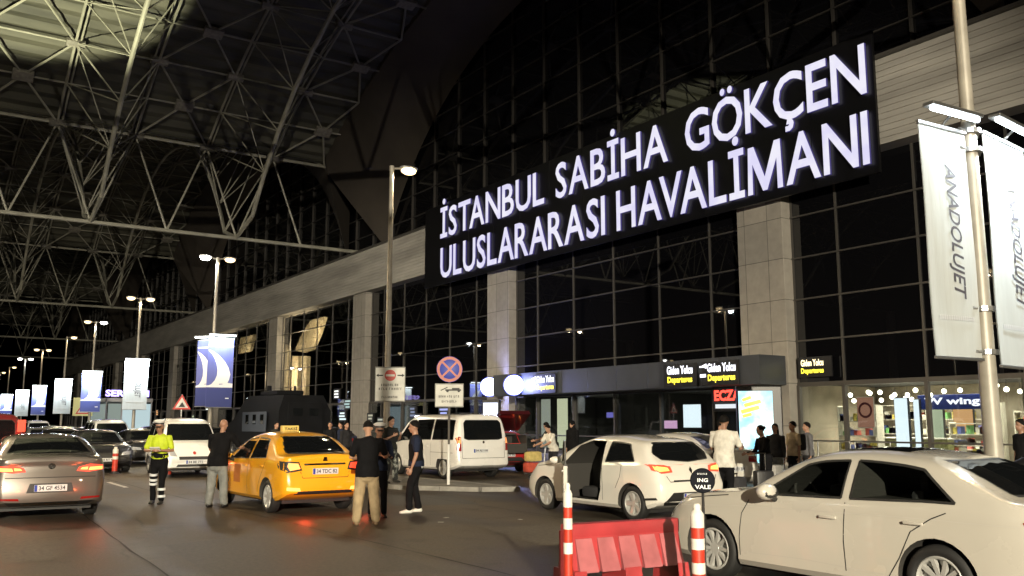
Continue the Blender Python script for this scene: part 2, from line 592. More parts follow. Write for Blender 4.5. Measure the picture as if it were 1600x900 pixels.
# ---- ground floor shop fronts
STEEL = mat("brushed_steel", (.4, .4, .4), .35, metal=.9)
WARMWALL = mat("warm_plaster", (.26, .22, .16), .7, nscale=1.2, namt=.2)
GREENW = mat("olive_panel", (.22, .22, .09), .6)
WOOD = mat("shop_wood", (.25, .13, .05), .5, nscale=6, namt=.3)
for i in range(len(YC) - 1):
    ya, yb = YC[i] + 1.12, YC[i + 1] - 1.12
    if YC[i] > 208: break
    g = MB(); g.box((28.03, (ya + yb) / 2, 1.63), (.03, yb - ya, 2.98))
    w = tb(g, "shop_window", SHOPG)
    mm = MB()
    for k in range(0, 7):
        y = min(max(YC[i] + 19 / 6 * k, ya + .06), yb - .06)
        mm.box((27.97, y, 1.6), (.16, .12, 3.0))
    mm.box((27.98, (ya + yb) / 2, 1.05), (.08, yb - ya, .06))
    mm.box((27.98, (ya + yb) / 2, .22), (.1, yb - ya, .2))
    mm.build("window_frame", MULL, w)
# rooms
random.seed(21)
rooms = [(-12, 5, 5, 'shop'), (5, 14.2, 5, 'shop'), (14.2, 22.6, 5, 'shop'), (24.5, 33, 6, 'hall'), (33, 42, 6, 'hall'), (43.5, 61, 7, 'dim'), (62, 80, 7, 'dim'), (81, 99, 7, 'dim'), (100, 118, 7, 'dim')]
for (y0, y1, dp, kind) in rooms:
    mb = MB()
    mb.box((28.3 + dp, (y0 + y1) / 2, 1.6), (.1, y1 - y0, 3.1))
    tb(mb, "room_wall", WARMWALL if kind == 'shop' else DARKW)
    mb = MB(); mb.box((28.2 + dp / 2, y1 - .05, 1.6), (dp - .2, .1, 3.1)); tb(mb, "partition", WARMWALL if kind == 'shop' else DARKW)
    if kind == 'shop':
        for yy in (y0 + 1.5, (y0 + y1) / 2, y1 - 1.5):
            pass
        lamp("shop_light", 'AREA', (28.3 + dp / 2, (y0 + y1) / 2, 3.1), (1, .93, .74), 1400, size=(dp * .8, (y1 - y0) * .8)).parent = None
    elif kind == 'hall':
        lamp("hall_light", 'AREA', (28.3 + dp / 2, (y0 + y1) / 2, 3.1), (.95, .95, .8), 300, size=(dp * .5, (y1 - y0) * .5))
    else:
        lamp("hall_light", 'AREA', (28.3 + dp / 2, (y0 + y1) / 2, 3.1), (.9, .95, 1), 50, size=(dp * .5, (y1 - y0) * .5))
# shapes added behind the first floor glass to stand in for reflections
def reflection_shape(poly, lab, cat="reflection shape", name="reflection_panel", x0=30.5, th=.35):
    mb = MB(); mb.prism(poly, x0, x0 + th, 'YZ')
    o = mb.build(name, mat("reflection_cream", (.75, .66, .46), .5, nscale=1.5, namt=.3)); tag(o, lab, cat)
reflection_shape([(78.97, 11.1), (75.7, 11.1), (76.88, 9.63), (78.32, 8.39), (80.54, 8.18), (82.92, 8.52), (81.21, 9.98)], "slanting cream shape standing in for a reflection, high in the third bay")
reflection_shape([(83.74, 8.08), (82.1, 7.97), (82.1, 3.5), (83.6, 3.5)], "left of the two slim added reflection strips under the slanting cream shape", "column", "reflection_strip", 30.6)
reflection_shape([(81.6, 7.95), (80.1, 7.85), (80.1, 3.5), (81.3, 3.5)], "right of the two slim added reflection strips under the slanting cream shape", "column", "reflection_strip", 30.7)
reflection_shape([(86.38, 9.38), (85.6, 8.88), (85.5, 3.5), (86.3, 3.5)], "thin added reflection strip left of the slanting cream shape", "column", "reflection_strip", 30.8)
reflection_shape([(100.1, 11.1), (95.4, 11.1), (96.69, 9.4), (100.77, 9.3)], "dim cream reflection shape added behind the glass just right of the wide blue banner")
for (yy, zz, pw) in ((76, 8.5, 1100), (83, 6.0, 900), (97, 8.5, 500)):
    lamp("reflection_lamp", 'POINT', (28.7, yy, zz), (1, .80, .48), pw, size=.25)  # added lamps that brighten the reflection shapes

# ================================================================== VAULTED ROOF OVER THE FORECOURT
TUBE = mat("truss_paint", (.22, .215, .18), .5, nscale=1.2, namt=.25)
PLATE = mat("node_plate", (.17, .16, .14), .55, nscale=5, namt=.3)
BANDM = mat("soffit_panel", (.038, .031, .025), .75, nscale=.5, namt=.2)
def deck_mat():
    m = bpy.data.materials.new("profiled_deck"); m.use_nodes = True
    nt = m.node_tree; b = nt.nodes["Principled BSDF"]; N = nt.nodes.new; L = nt.links.new
    tc = N("ShaderNodeTexCoord")
    n = N("ShaderNodeTexNoise"); n.inputs["Scale"].default_value = .7; n.inputs["Detail"].default_value = 7
    mp = N("ShaderNodeMapping"); mp.inputs["Scale"].default_value = (.25, 1.5, 1)
    L(tc.outputs["Object"], mp.inputs[0]); L(mp.outputs[0], n.inputs["Vector"])
    cr = N("ShaderNodeValToRGB")
    cr.color_ramp.elements[0].position = .35; cr.color_ramp.elements[0].color = (.024, .024, .019, 1)
    cr.color_ramp.elements[1].position = .65; cr.color_ramp.elements[1].color = (.075, .073, .056, 1)
    L(n.outputs[0], cr.inputs[0]); L(cr.outputs[0], b.inputs["Base Color"])
    b.inputs["Roughness"].default_value = .6
    return m
DECK = deck_mat()
XA = [27.7, 18.3, 8.9, -.5, -9.9, -19.3, -28.7]
def arc(Yc, half, rad, a):
    """lower chord family: radius 28.8 round (36,-2.36) scaled to the vault's half span of 26"""
    s = half / 26.0
    return (Yc + s * rad * math.sin(a), -2.36 + rad * math.cos(a))
NS = 16
def uarc(Yc, half, rad, a):
    """upper layer: a flatter arc, 20.7 m high over the tie and 28 m at the crown; a in -1..1"""
    s = half / 26.0
    b = a * math.asin(.52)
    return (Yc + s * rad * math.sin(b), -22 + rad * math.cos(b), b)
AM = math.asin(22.6 / 28.8)
def make_vault(Yc, half, detail=True, n_arch=7, label="", open_left=None):
    root = thing("vaulted_roof", label, "roof", (0, Yc, 0))
    def vb(mb, name, m, smooth=None):
        o = mb.build(name, m, root, smooth); o.location = (0, -Yc, 0); return o
    # profiled metal deck
    mb = MB(); n = 110
    vs = []
    a0 = 1.0
    for k in range(n + 1):
        a = -a0 + 2 * a0 * k / n
        y, z, _ = uarc(Yc, half, 50.35 + (.14 if k % 2 else 0), a)
        vs += [(-40, y, z), (24.8, y, z), (-40, y, z + .35), (24.8, y, z + .35)]
    fs = []
    for k in range(n):
        i = 4 * k
        fs += [(i, i + 1, i + 5, i + 4), (i + 3, i + 2, i + 6, i + 7)]
    mb.add(vs, fs)
    vb(mb, "deck", DECK)
    # edge shell beside the facade: its lower edge is the arch over the glass
    mb = MB(); n = 40
    cy = Yc + .5; Rr = 22.3; hb = math.acos(9.87 / Rr)
    vs = []
    for k in range(n + 1):
        a = -hb + 2 * hb * k / n
        y = cy + Rr * math.sin(a) * half / 26 * 1.12; z = 4.53 + Rr * math.cos(a)
        b = -a0 + 2 * a0 * k / n
        y2, z2, _ = uarc(Yc, half, 50.6, b)
        if z2 < z + .3: z2 = z + .3
        vs += [(28.35, y, z), (24.6, y2, z2 - .5), (24.6, y2, z2 + .3), (28.35, y, z2 + .3)]
    fs = []
    for k in range(n):
        i = 4 * k
        for j in range(4):
            fs.append((i + j, i + (j + 1) % 4, i + 4 + (j + 1) % 4, i + 4 + j))
    fs += [(3, 2, 1, 0), tuple(4 * n + j for j in range(4))]
    mb.add(vs, fs)
    vb(mb, "edge_shell", BANDM, 40)
    # arched three-chord trusses
    for xi, X in enumerate(XA[:n_arch]):
        mb = MB(); lo = []; ua = []; ub = []
        for k in range(NS + 1):
            a = -AM + 2 * AM * k / NS
            y, z = arc(Yc, half, 28.8, a); lo.append((X, y, z))
            y, z, _ = uarc(Yc, half, 50, -1 + 2 * k / NS)
            ua.append((X - 2.35, y, z)); ub.append((X + 2.35, y, z))
        lo = [(X, Yc - half, 14.55)] + lo + [(X, Yc + half, 14.55)]
        sides = (ua,) if xi == 0 else (ua, ub)
        if xi > 0:
            mb.path(lo, .14, 8)
            for U in sides:
                mb.path(U, .085, 6)
                mb.path([(p[0] + (.28 if U is ua else -.28), p[1], p[2] + .1) for p in U], .06, 6)
                for k in range(NS):
                    mb.tube(lo[k + 1], U[k], .048, .048, 5)
                    mb.tube(lo[k + 1], U[k + 1], .045, .045, 5)
                    if k % 2 == 0 and detail:
                        mb.tube(lo[k + 2], U[k], .035, .035, 5)
            vb(mb, "arch_truss", TUBE, 40)
            m2 = MB()
            for U in sides:
                for k in range(0, NS + 1, 2):
                    a = -AM + 2 * AM * k / NS
                    p = U[k]
                    m2.tube((p[0] - .5, p[1], p[2] - .02), (p[0] + .5, p[1], p[2] - .02), .27, .27, 8)
            vb(m2, "node", PLATE, 40)
    # purlins and diagonal bracing between neighbouring trusses
    for xi in range(min(n_arch, len(XA)) - 1):
        xr = XA[xi] - (2.35 if xi > 0 else 3.1); xl = XA[xi + 1] + 2.35
        xm = (xr + xl) / 2 if xi else xl + 2.6
        mb = MB(); m2 = MB()
        for k in range(NS + 1):
            a = -AM + 2 * AM * k / NS
            y, z, a = uarc(Yc, half, 50, -1 + 2 * k / NS)
            mb.tube((xr, y, z), (xl, y, z), .062, .062, 6)
            if xi > 0 or True:
                mb.tube((XA[xi + 1] - 2.35, y, z), (XA[xi + 1] + 2.35, y, z), .05, .05, 5)
            if k % 2 == 1:
                m2.box((xm, y, z - .03), (1.15, .75, .3), Matrix.Rotation(-a, 3, 'X'), .05)
                for kk in (k - 1, k + 1):
                    y2, z2, _ = uarc(Yc, half, 50, -1 + 2 * kk / NS)
                    mb.tube((xm, y, z), (xr, y2, z2), .07, .07, 6)
                    mb.tube((xm, y, z), (xl, y2, z2), .07, .07, 6)
        vb(mb, "purlin_grid", TUBE, 40)
        vb(m2, "node", PLATE, 40)
    # horizontal tie along the springing line
    mb = MB()
    y = Yc + half
    mb.tube((-40, y, 14.5), (28.2, y, 14.5), .13, .13, 8)
    zt = uarc(Yc, half, 50, 1)[1]
    mb.tube((-40, y, zt), (25, y, zt), .11, .11, 6)
    for X in XA[1:]:
        for tx, bx in ((X - 2.35, X), (X + 2.35, X), (X + 2.35, X + 4.7), (X - 2.35, X - 4.7)):
            mb.tube((bx, y, 14.5), (tx, y, zt), .075, .06, 6)
    vb(mb, "tie_truss", TUBE, 40)
    return root
make_vault(36, 26, label="nearest arched bay of the forecourt roof, with white tube trusses above the signed facade")
make_vault(85, 23, True, 6, "second arched bay of the forecourt roof, behind the first tie beam")
v3 = make_vault(131, 23, False, 5, "third arched bay of the forecourt roof, dark in the distance")
v4 = copy_tree(v3); put(v4, (0, 177, 0), 0, "farthest arched bay of the forecourt roof, above the end of the fascia")
v0 = copy_tree(v3); put(v0, (0, -13, 0), 0, "arched roof bay overhead behind the signed facade's near end")
# masts carrying the road side of the roof, outside the frame on the left
mb = MB(); mb.lathe([(.5, 0), (.5, 14.6)], n=16)
me = mb.mesh("mast", STONE, 40)
for i, y in enumerate((10, 62, 108, 154)):
    o = mobj("roof_mast", me); o.location = (-39, y, 0)
    tag(o, "round mast carrying the road side of the vaulted roof", "column", "masts on the far side of the road")

# ================================================================== BIG ILLUMINATED SIGN
import_y = {}
def px_y(px, X0, z):
    """Y of the point on the wall plane X0 seen at column px of the photograph, at height z"""
    lo, hi = 2.0, 400.0
    ca, sa = math.cos(ALPHA), math.sin(ALPHA); cp, sp = math.cos(PITCH), math.sin(PITCH)
    for _ in range(60):
        m = (lo + hi) / 2
        d = (X0 * sa + m * ca) * cp + (z - 1.72) * sp
        x = 800 + 1400 * (X0 * ca - m * sa) / d
        if x > px: lo = m
        else: hi = m
    return m
sign = thing("airport_sign", "huge white lit lettering on a dark panel across the terminal fascia", "sign", (27, 35, 12))
SX = 26.75
ys, ye = 50.2, 17.6
mb = MB()
npan = 12
for k in range(npan):
    w = (ys - ye) / npan
    mb.box((26.98, ye + w * (k + .5), 12.72), (.12, w - .02, 5.1), bev=.01)
pan = mb.build("backing_panel", mat("sign_mesh", (.003, .003, .004), .4, nscale=1.5, namt=.3), sign); pan.location = (-27, -35, -12)
mb = MB()
for k in range(12):
    y = ye + (ys - ye) * (k + .5) / 12
    mb.box((27.12, y, 12.72), (.2, .08, 5.0))
o = mb.build("bracket", MULL, sign); o.location = (-27, -35, -12)
LETW = emit("sign_letter_light", (.80, .76, 1.0), 1.0)
nt = LETW.node_tree; _n = nt.nodes.new("ShaderNodeTexNoise"); _n.inputs["Scale"].default_value = 1.1; _n.inputs["Detail"].default_value = 3
_t = nt.nodes.new("ShaderNodeTexCoord"); nt.links.new(_t.outputs["Object"], _n.inputs["Vector"])
_c = nt.nodes.new("ShaderNodeValToRGB"); _c.color_ramp.elements[0].position = .38; _c.color_ramp.elements[0].color = (.76, .73, .98, 1)
_c.color_ramp.elements[1].position = .62; _c.color_ramp.elements[1].color = (.90, .88, 1, 1)
nt.links.new(_n.outputs[0], _c.inputs[0]); nt.links.new(_c.outputs[0], nt.nodes["Principled BSDF"].inputs["Emission Color"])
nt.nodes["Principled BSDF"].inputs["Emission Strength"].default_value = .84
LETS = emit("sign_letter_side", (.16, .12, .70), .22)
def glyph_M(a, b):
    """capital M built from its strokes"""
    if "M" in TXT: return TXT["M"]
    w, s, d = .78, .115, .14
    P = [(0, a), (s, a), (s + .005, b - .26), (w / 2 - .05, a + .02), (w / 2 + .05, a + .02), (w - s - .005, b - .26), (w - s, a), (w, a), (w - .03, b), (w - .16, b), (w / 2, a + .22), (.16, b), (.03, b)]
    F = [(0, 1, 2, 11, 12), (2, 3, 10, 11), (3, 4, 10), (4, 5, 9, 10), (5, 6, 7, 8, 9)]
    me = bpy.data.meshes.new("M"); me.from_pydata([(x, y, 0) for x, y in P], [], F); me.update()
    TXT["M"] = me
    return me
def sign_word(word, pxa, pxb, zlo, zhi):
    ya, yb = px_y(pxa, SX, (zlo + zhi) / 2), px_y(pxb, SX, (zlo + zhi) / 2)
    BO = .013
    ref = text_mesh("N", BO, 0)
    r_lo = min(v.co.y for v in ref.vertices); r_hi = max(v.co.y for v in ref.vertices)
    # every letter is set on its own, so that bold outlines never run into each other
    penx = 0; LV = []; LF = []
    for i, ch in enumerate(word):
        g = text_mesh(ch, BO, 0) if ch != "M" else glyph_M(r_lo, r_hi)
        gx = [v.co.x for v in g.vertices]; a0 = min(gx); a1 = max(gx)
        if i:
            pair = word[i - 1] + ch
            penx += {"LA": .05, "AR": .035, "RA": .035, "AV": -.06, "VA": -.06, "TA": -.05, "AN": .055, "KÇ": .03, "ÖK": .06, "AL": .055}.get(pair, .075)
        n0 = len(LV)
        LV += [(v.co.x - a0 + penx, v.co.y) for v in g.vertices]
        LF += [tuple(q + n0 for q in p.vertices) for p in g.polygons]
        penx += a1 - a0
    rh = max(v.co.y for v in ref.vertices); r0 = min(v.co.y for v in ref.vertices)
    sc = (zhi - zlo) / (rh - r0)
    x0, x1 = 0, penx
    sx = (ya - yb) / (x1 - x0)
    mb = MB()
    V = LV; F = LF
    def W3(x, y, X): return (X, ya - (x - x0) * sx, zlo + (y - r0) * sc)
    mb.add([W3(x, y, SX) for x, y in V], F, 0)
    # returns of each letter: boundary edges pulled back
    ec = {}
    for f in F:
        for i in range(len(f)):
            a, b = f[i], f[(i + 1) % len(f)]
            ec[tuple(sorted((a, b)))] = ec.get(tuple(sorted((a, b))), 0) + 1
    for (a, b), c in ec.items():
        if c == 1:
            mb.add([W3(*V[a], SX), W3(*V[b], SX), W3(*V[b], SX + .09), W3(*V[a], SX + .09)], [(0, 1, 2, 3)], 1)
    me2 = bpy.data.meshes.new("lettering"); me2.from_pydata(mb.v, [], mb.f)
    me2.materials.append(LETW); me2.materials.append(LETS)
    me2.polygons.foreach_set("material_index", mb.m)
    o = mobj("lettering", me2, sign); o.location = (-27, -35, -12)
R1 = (13.02, 14.84); R2 = (10.50, 12.40)
sign_word("İSTANBUL", 688, 850, *R1)
sign_word("SABİHA", 868, 1043, *R1)
sign_word("GÖKÇEN", 1070, 1352, *R1)
sign_word("ULUSLARARASI", 688, 945, *R2)
sign_word("HAVALİMANI", 963, 1357, *R2)
for yy in (23, 31, 39, 47):
    lamp("sign_glow", 'AREA', (SX - .2, yy, 13), (.8, .78, 1.0), 18, size=(6, 4), rot=(0, R(90), 0))

# ================================================================== STREET LAMPS
POLEM = mat("pole_paint", (.28, .26, .22), .45, metal=.1, nscale=3, namt=.2)
HEADM = mat("lamp_head_metal", (.3, .3, .3), .4, metal=.5)
BULB_W = emit("warm_lamp", (1.0, .74, .38), 3.2)
BULB_C = emit("cool_lamp", (.95, .95, .88), 30)
poleY = [6.1, 23.3, 41.2, 57.5, 73.1, 87.6, 104.5, 120.7, 140.3, 156, 172]
def lamp_post(x, y, arms, power, label, h=9.2, group=None, cols=(WARM, WARM), real=True, r=.09):
    power *= .62
    t = thing("street_lamp", label, "street lamp", (x, y, .1), 0, group)
    mb = MB(); mb.lathe([(r * 1.9, 0), (r * 1.9, .03), (r * 1.15, .05), (r, .9), (r * .62, h - .1)], n=14)
    mb.box((0, -r, .75), (.1, .03, .3), bev=.01)
    mb.build("pole", POLEM, t, 40)
    mb = MB(); mb.tube((0, 0, h - .12), (0, 0, h + .02), .075, .075, 10)
    for sx in arms: mb.tube((0, 0, h - .06), (sx * .36, 0, h), .035, .03, 8)
    mb.build("arm", POLEM, t, 40)
    for sx, c in zip(arms, cols):
        hd = MB(); hd.ball((sx * .56, 0, h + .04), (.3, .16, .07), 14)
        ho = hd.build("lamp_head", HEADM, t, 40)
        b = MB(); b.ball((sx * .56, 0, h - .03), (.25, .18, .14), 12)
        b.build("bulb", BULB_C if c is COOL else BULB_W, ho, 60)
        if real:
            l = lamp("lamp_light", 'SPOT', (sx * .56, 0, h - .12), c, power, t, size=.14, spot=R(176))
    return t
RNG = "street lamps in the row down the kerb"
lp = []
specs = [
 (6.1, (-1, 1), 1300, "thick steel lamp post carrying the two large white banners at the right", (SODIUM, SODIUM)),
 (23.3, (1,), 5200, "single-armed street lamp rising beside the no entry board, in front of the fascia", (WARM,)),
 (41.2, (-1, 1), 2600, "twin-headed street lamp above the blue banner, one head white and one yellow", (COOL, WARM)),
 (57.5, (-1, 1), 2400, "twin-headed street lamp above the white banner left of the blue one", (WARM, WARM)),
 (73.1, (-1, 1), 2400, "twin-headed street lamp above the second blue and white banner", (WARM, COOL)),
 (87.6, (1,), 3500, "single-headed street lamp fifth in the row, above a plain white banner", (WARM,)),
 (104.5, (-1, 1), 2400, "twin-headed street lamp above the small blue banner far down the row", (WARM, WARM)),
 (120.7, (-1, 1), 2400, "far twin-headed street lamp with pale heads, seventh in the row", (COOL, COOL)),
 (140.3, (1,), 2400, "tiny far street lamp with one head bent over, near the left edge", (WARM,)),
 (156, (-1, 1), 2000, "tiny twin street lamp ninth in the row", (WARM, WARM)),
 (172, (-1, 1), 2000, "last tiny street lamp at the left edge", (COOL, WARM)),
]
for i, (y, arms, pw, lab, cols) in enumerate(specs):
    lp.append(lamp_post(11.35, y, arms, pw, lab, 9.1, RNG, cols, True, .115 if i == 0 else .1))
# further lamps outside the frame: the other side of the road, and behind the camera
for i, (x, y, pw) in enumerate(((-1.6, 29, 21000), (-6.5, -14, 5000), (11.35, -12, 3500), (-6.5, 50, 4000))):
    lamp_post(x, y, (1,), pw, "street lamp on the far side of the road, outside the photograph", 9.1, "lamps outside the photograph", (WARM,))
# two added fill lights on unseen masts: across the road and behind the camera; they light the
# facade and the flanks of the cars at a low angle
def mast(x, y, h, aim, power, spread, label):
    t = thing("fill_light_mast", label, "floodlight", (x, y, 0))
    mb = MB(); mb.lathe([(.22, 0), (.1, h)], n=14); mb.tube((-.6, 0, h), (.6, 0, h), .05, .05, 8); mb.build("pole", POLEM, t, 40)
    d = Vector(aim) - Vector((x, y, h))
    q = d.to_track_quat('-Z', 'Y')
    f = d.normalized()
    mb = MB(); mb.box(Vector((0, 0, h)) + f * .1, (1.0, .7, .28), q.to_matrix(), .03); ho = mb.build("housing", HEADM, t)
    hz = Vector((f.x, f.y, 0)).normalized()
    mb = MB(); mb.box(Vector((0, 0, h + .27)) + hz * 1.3, (3.0, 3.0, .03), Matrix.Rotation(math.atan2(hz.y, hz.x), 3, 'Z')); mb.build("visor", HEADM, t)  # plate added to keep the fill light off the roof
    mb = MB(); mb.box(Vector((0, 0, h)) + f * .25, (.9, .6, .02), q.to_matrix()); mb.build("lamp_face", emit("fill_face", (1, .85, .6), 12), ho)
    lamp("fill_light", 'SPOT', Vector((0, 0, h)) + f * .3, (1, .89, .68), power, t, size=.12, spot=R(spread), rot=q.to_euler())
mast(-24, 24, 10, (28, 80, 4), 48000, 84, "added fill light on an unseen mast across the road at the left")
mast(-16, -34, 10, (6, 26, 1), 170000, 53, "added fill light on an unseen mast behind the camera")
# floodlight washing the roof above the road (its light shows at the top left)
fl = thing("roof_floodlight", "floodlight on a short post aimed up at the arched roof", "floodlight", (-3.5, 40, 0))
mb = MB(); mb.tube((0, 0, 0), (0, 0, 2.6), .08, .06, 10); mb.box((0, 0, 2.75), (.5, .3, .3), bev=.03); mb.build("housing", HEADM, fl)
q = (Vector((2.0, 49.0, 22.0)) - Vector((-3.5, 40, 2.95))).to_track_quat('-Z', 'Y').to_euler()
lamp("roof_wash", 'SPOT', (.0, 0, 2.95), (1, .97, .62), 95000, fl, size=.1, spot=R(34), rot=q)
# a parallel row beyond the car park wall, seen only mirrored in the glass
for i, y in enumerate((8, 26, 44, 62, 80)):
    lamp_post(-20.5, y, (-1, 1), 900, "twin street lamp across the car park, seen mirrored in the terminal glass", 9.1, "lamps mirrored in the glass", (WARM, COOL))

# ================================================================== BANNERS
def cloth_mat(name, col):
    m = mat(name, col, .65, nscale=1.3, namt=.08, bscale=2.2, bamt=.5, stretch=(3, 3, .5))
    return m
CLOTHW = cloth_mat("white_banner_cloth", (.34, .36, .36))
CLOTHB = cloth_mat("blue_banner_cloth", (.12, .14, .42))
NAVY = mat("navy_print", (.04, .055, .22), .6)
PALE = mat("white_print", (.8, .82, .84), .6)
GREYP = mat("grey_print", (.055, .05, .06), .6)
REDP = mat("red_print", (.5, .03, .03), .6)
LGREY = mat("light_grey_print", (.42, .43, .44), .6)
TUBEL = emit("banner_tube_light", (.86, .96, 1.0), 14)
def banner(cx, y, w, z0, z1, style, label, group=None, ry=0., tilt=0., lum=40, lum2=None):
    """banner hung from a lamp post; local x = across the road, faces -Y and +Y"""
    t = thing("banner", label, "banner", (cx, y, z0), ry, group)
    H = z1 - z0
    nx, nz = 10, 24
    def pt(u, v, s):
        x = (u - .5) * w + tilt * (1 - v)
        yy = .007 * math.sin(u * 7 + v * 3) * (1 - .5 * v) + .009 * math.sin(v * 7 + u * 2)
        return (x, yy + s * .006, v * H)
    vs = []; fs = []
    for s in (-1, 1):
        for j in range(nz + 1):
            for i in range(nx + 1): vs.append(pt(i / nx, j / nz, s))
    n1 = (nx + 1) * (nz + 1)
    for b in (0, n1):
        for j in range(nz):
            for i in range(nx):
                a = b + j * (nx + 1) + i
                fs.append((a, a + 1, a + nx + 2, a + nx + 1))
    mb = MB(); mb.add(vs, fs)
    mb.build("cloth", CLOTHW if style == 'white' else CLOTHB, t, 60)
    # conforming print
    def flat(polys, m, name, off=.017):
        mbp = MB()
        for vs2, fs2 in polys:
            for s in (-1,):
                out = []
                for (u, v) in vs2:
                    p = pt(u, v, 0); out.append((p[0], p[1] - off, p[2]))
                mbp.add(out, fs2)
        mbp.build(name, m, t)
    def txt(body, u0, u1, v0, v1, m, name, bold=.01, shear=.25, backwards=False):
        """text running down the banner"""
        me = text_mesh(body, bold, 0)
        xs = [v.co.x for v in me.vertices]; ys2 = [v.co.y for v in me.vertices]
        x0, x1, y0, y1 = min(xs), max(xs), min(ys2), max(ys2)
        vv = []
        for q in me.vertices:
            a = (q.co.x - x0) / (x1 - x0); b = (q.co.y - y0) / (y1 - y0)
            a = a + shear * (b - .5) * (y1 - y0) / (x1 - x0)
            vv.append((u0 + (u1 - u0) * b, v1 + (v0 - v1) * a))
        flat([(vv, [tuple(p.vertices) for p in me.polygons])], m, name)
    if style == 'white':
        txt("ANADOLUJET", .40, .72, .26, .84, GREYP, "lettering")
        txt("A", .40, .72, .835, .893, REDP, "lettering") if False else None
        # thin ruled line of small print
        polys = []
        for k in range(16):
            u = .14 + k * .046
            polys.append(([(u, .155), (u + .034, .155), (u + .034, .175), (u, .175)], [(0, 1, 2, 3)]))
        flat(polys, LGREY, "small_print")
    else:
        # white swoosh over a blue ground, navy foot with a white rule
        O = [(.03, .84), (.22, .81), (.45, .75), (.66, .67), (.82, .58), (.90, .48), (.86, .40), (.80, .355), (1.0, .345)]
        I = [(.03, .82), (.16, .77), (.27, .70), (.35, .62), (.39, .54), (.38, .46), (.31, .39), (.18, .33), (.0, .30)]
        n = len(O)
        vs2 = I + O
        fs2 = [(k, k + n, k + n + 1, k + 1) for k in range(n - 1)]
        flat([(vs2, fs2)], PALE, "swoosh")
        flat([([(0, .285), (1, .285), (1, .345), (0, .31)], [(0, 1, 2, 3)])], PALE, "swoosh_foot", .0185)
        flat([([(0, .0), (1, .0), (1, .285), (0, .285)], [(0, 1, 2, 3)])], NAVY, "foot_panel", .016)
        flat([([(.12, .12), (.88, .12), (.88, .135), (.12, .135)], [(0, 1, 2, 3)])], PALE, "rule", .020)
        flat([([(.02, .885), (.98, .885), (.98, .905), (.02, .905)], [(0, 1, 2, 3)])], PALE, "rule", .013)
    mb = MB(); mb.box((0, 0, H + .03), (w + .05, .05, .05), bev=.01); mb.build("rod", STEEL, t)
    mb = MB(); mb.box((tilt, 0, -.02), (w + .03, .04, .04), bev=.01); mb.build("rod", STEEL, t)
    lb = MB(); lb.box((0, -.18, H + .20), (w + .1, .16, .05), bev=.015); lb.tube((0, 0, H + .05), (0, -.2, H + .2), .018, .018, 6)
    lo = lb.build("light_bar", STEEL, t)
    tb_ = MB(); tb_.tube((-w / 2, -.2, H + .15), (w / 2, -.2, H + .15), .035, .035, 8); tb_.build("tube", TUBEL, lo)
    d = lamp("banner_light", 'AREA', (0, -.34, H + .12), (.84, .95, 1), lum, t, size=(w, .1), rot=(R(32), 0, 0))
    return t
banner(11.35 - .64, 6.1, .93, 2.52, 5.42, 'white', "large white banner hanging on the road side of the near lamp post at the right", ry=R(-4), tilt=.03, lum=7)
banner(11.35 + .86, 6.1, 1.3, 2.45, 5.50, 'white', "brightly lit white banner cut by the right edge of the photo", ry=R(6), lum=260)
banner(11.16, 41.6, .95, 2.45, 5.4, 'blue', "narrow blue banner half hidden behind the wide blue banner", ry=R(-50), lum=6)
banner(11.60, 40.85, 1.15, 2.4, 5.45, 'blue', "lit blue banner with a white swoosh and navy foot on the third lamp post", lum=32)
bl = [("white", 57.2, 1.35, "plain white lit banner on the lamp post left of the wide blue banner"),
      ("blue", 72.8, 1.35, "white and violet swoosh banner second to the left of the wide blue banner"),
      ("white", 87.3, 1.35, "plain white lit banner between two swoosh banners down the road"),
      ("blue", 104.2, 1.3, "small swoosh banner with a dark foot far down the row"),
      ("white", 120.4, 1.4, "small plain white banner, third from the left edge"),
      ("blue", 140.0, 1.4, "tiny pale violet banner, second from the left edge"),
      ("white", 155.7, 1.4, "tiny white banner nearest the left edge")]
for st, y, w, lab in bl:
    banner(11.30, y - .0, w, 2.5, 5.3, st, lab, lum=300)
for z in (2.6, 3.15, 5.25, 5.5):
    BRK = MB()
    BRK.tube((0, 0, z), (-.28, -.03, z), .02, .02, 6); BRK.tube((0, 0, z), (.28, .03, z), .02, .02, 6)
    BRK.lathe([(.15, z - .03), (.15, z + .03)], n=14)
    br = BRK.build("banner_bracket", STEEL, lp[0]); br.location = (0, 0, -.1)

# ================================================================== TRAFFIC SIGNS
SIGNW = mat("sign_white", (.50, .50, .46), .5, nscale=3, namt=.15)
SIGNK = mat("sign_black", (.015, .015, .015), .6)
SIGNR = mat("sign_red", (.42, .03, .02), .5)
SIGNB = mat("sign_blue", (.03, .05, .36), .5)
GALV = mat("galvanised", (.38, .38, .37), .45, metal=.5, nscale=12, namt=.2)
def scribble(mb, cx, z, w, h, seed, y=-.012, mi=0):
    """a line of small worn lettering strokes"""
    rnd = random.Random(seed)
    x = cx - w / 2
    while x < cx + w / 2 - .01:
        lw = rnd.uniform(.5, .8) * h
        if rnd.random() < .12: x += lw * .6
        mb.box((x + lw * .15, y, z), (h * .2, .002, h))
        mb.box((x + lw * .45, y, z + rnd.choice((-1, 0, 1)) * h * .4), (lw * .5, .002, h * .2))
        if rnd.random() < .5: mb.box((x + lw * .72, y, z), (h * .18, .002, h))
        x += lw + h * .22
def disc(mb, c, r0, r1, y, n=36, mi=0):
    vs = []; fs = []
    for i in range(n):
        a = 2 * math.pi * i / n
        vs += [(c[0] + r0 * math.cos(a), y, c[1] + r0 * math.sin(a)), (c[0] + r1 * math.cos(a), y, c[1] + r1 * math.sin(a))]
    for i in range(n):
        j = (i + 1) % n
        fs.append((2 * i, 2 * i + 1, 2 * j + 1, 2 * j))
    mb.add(vs, fs, mi)
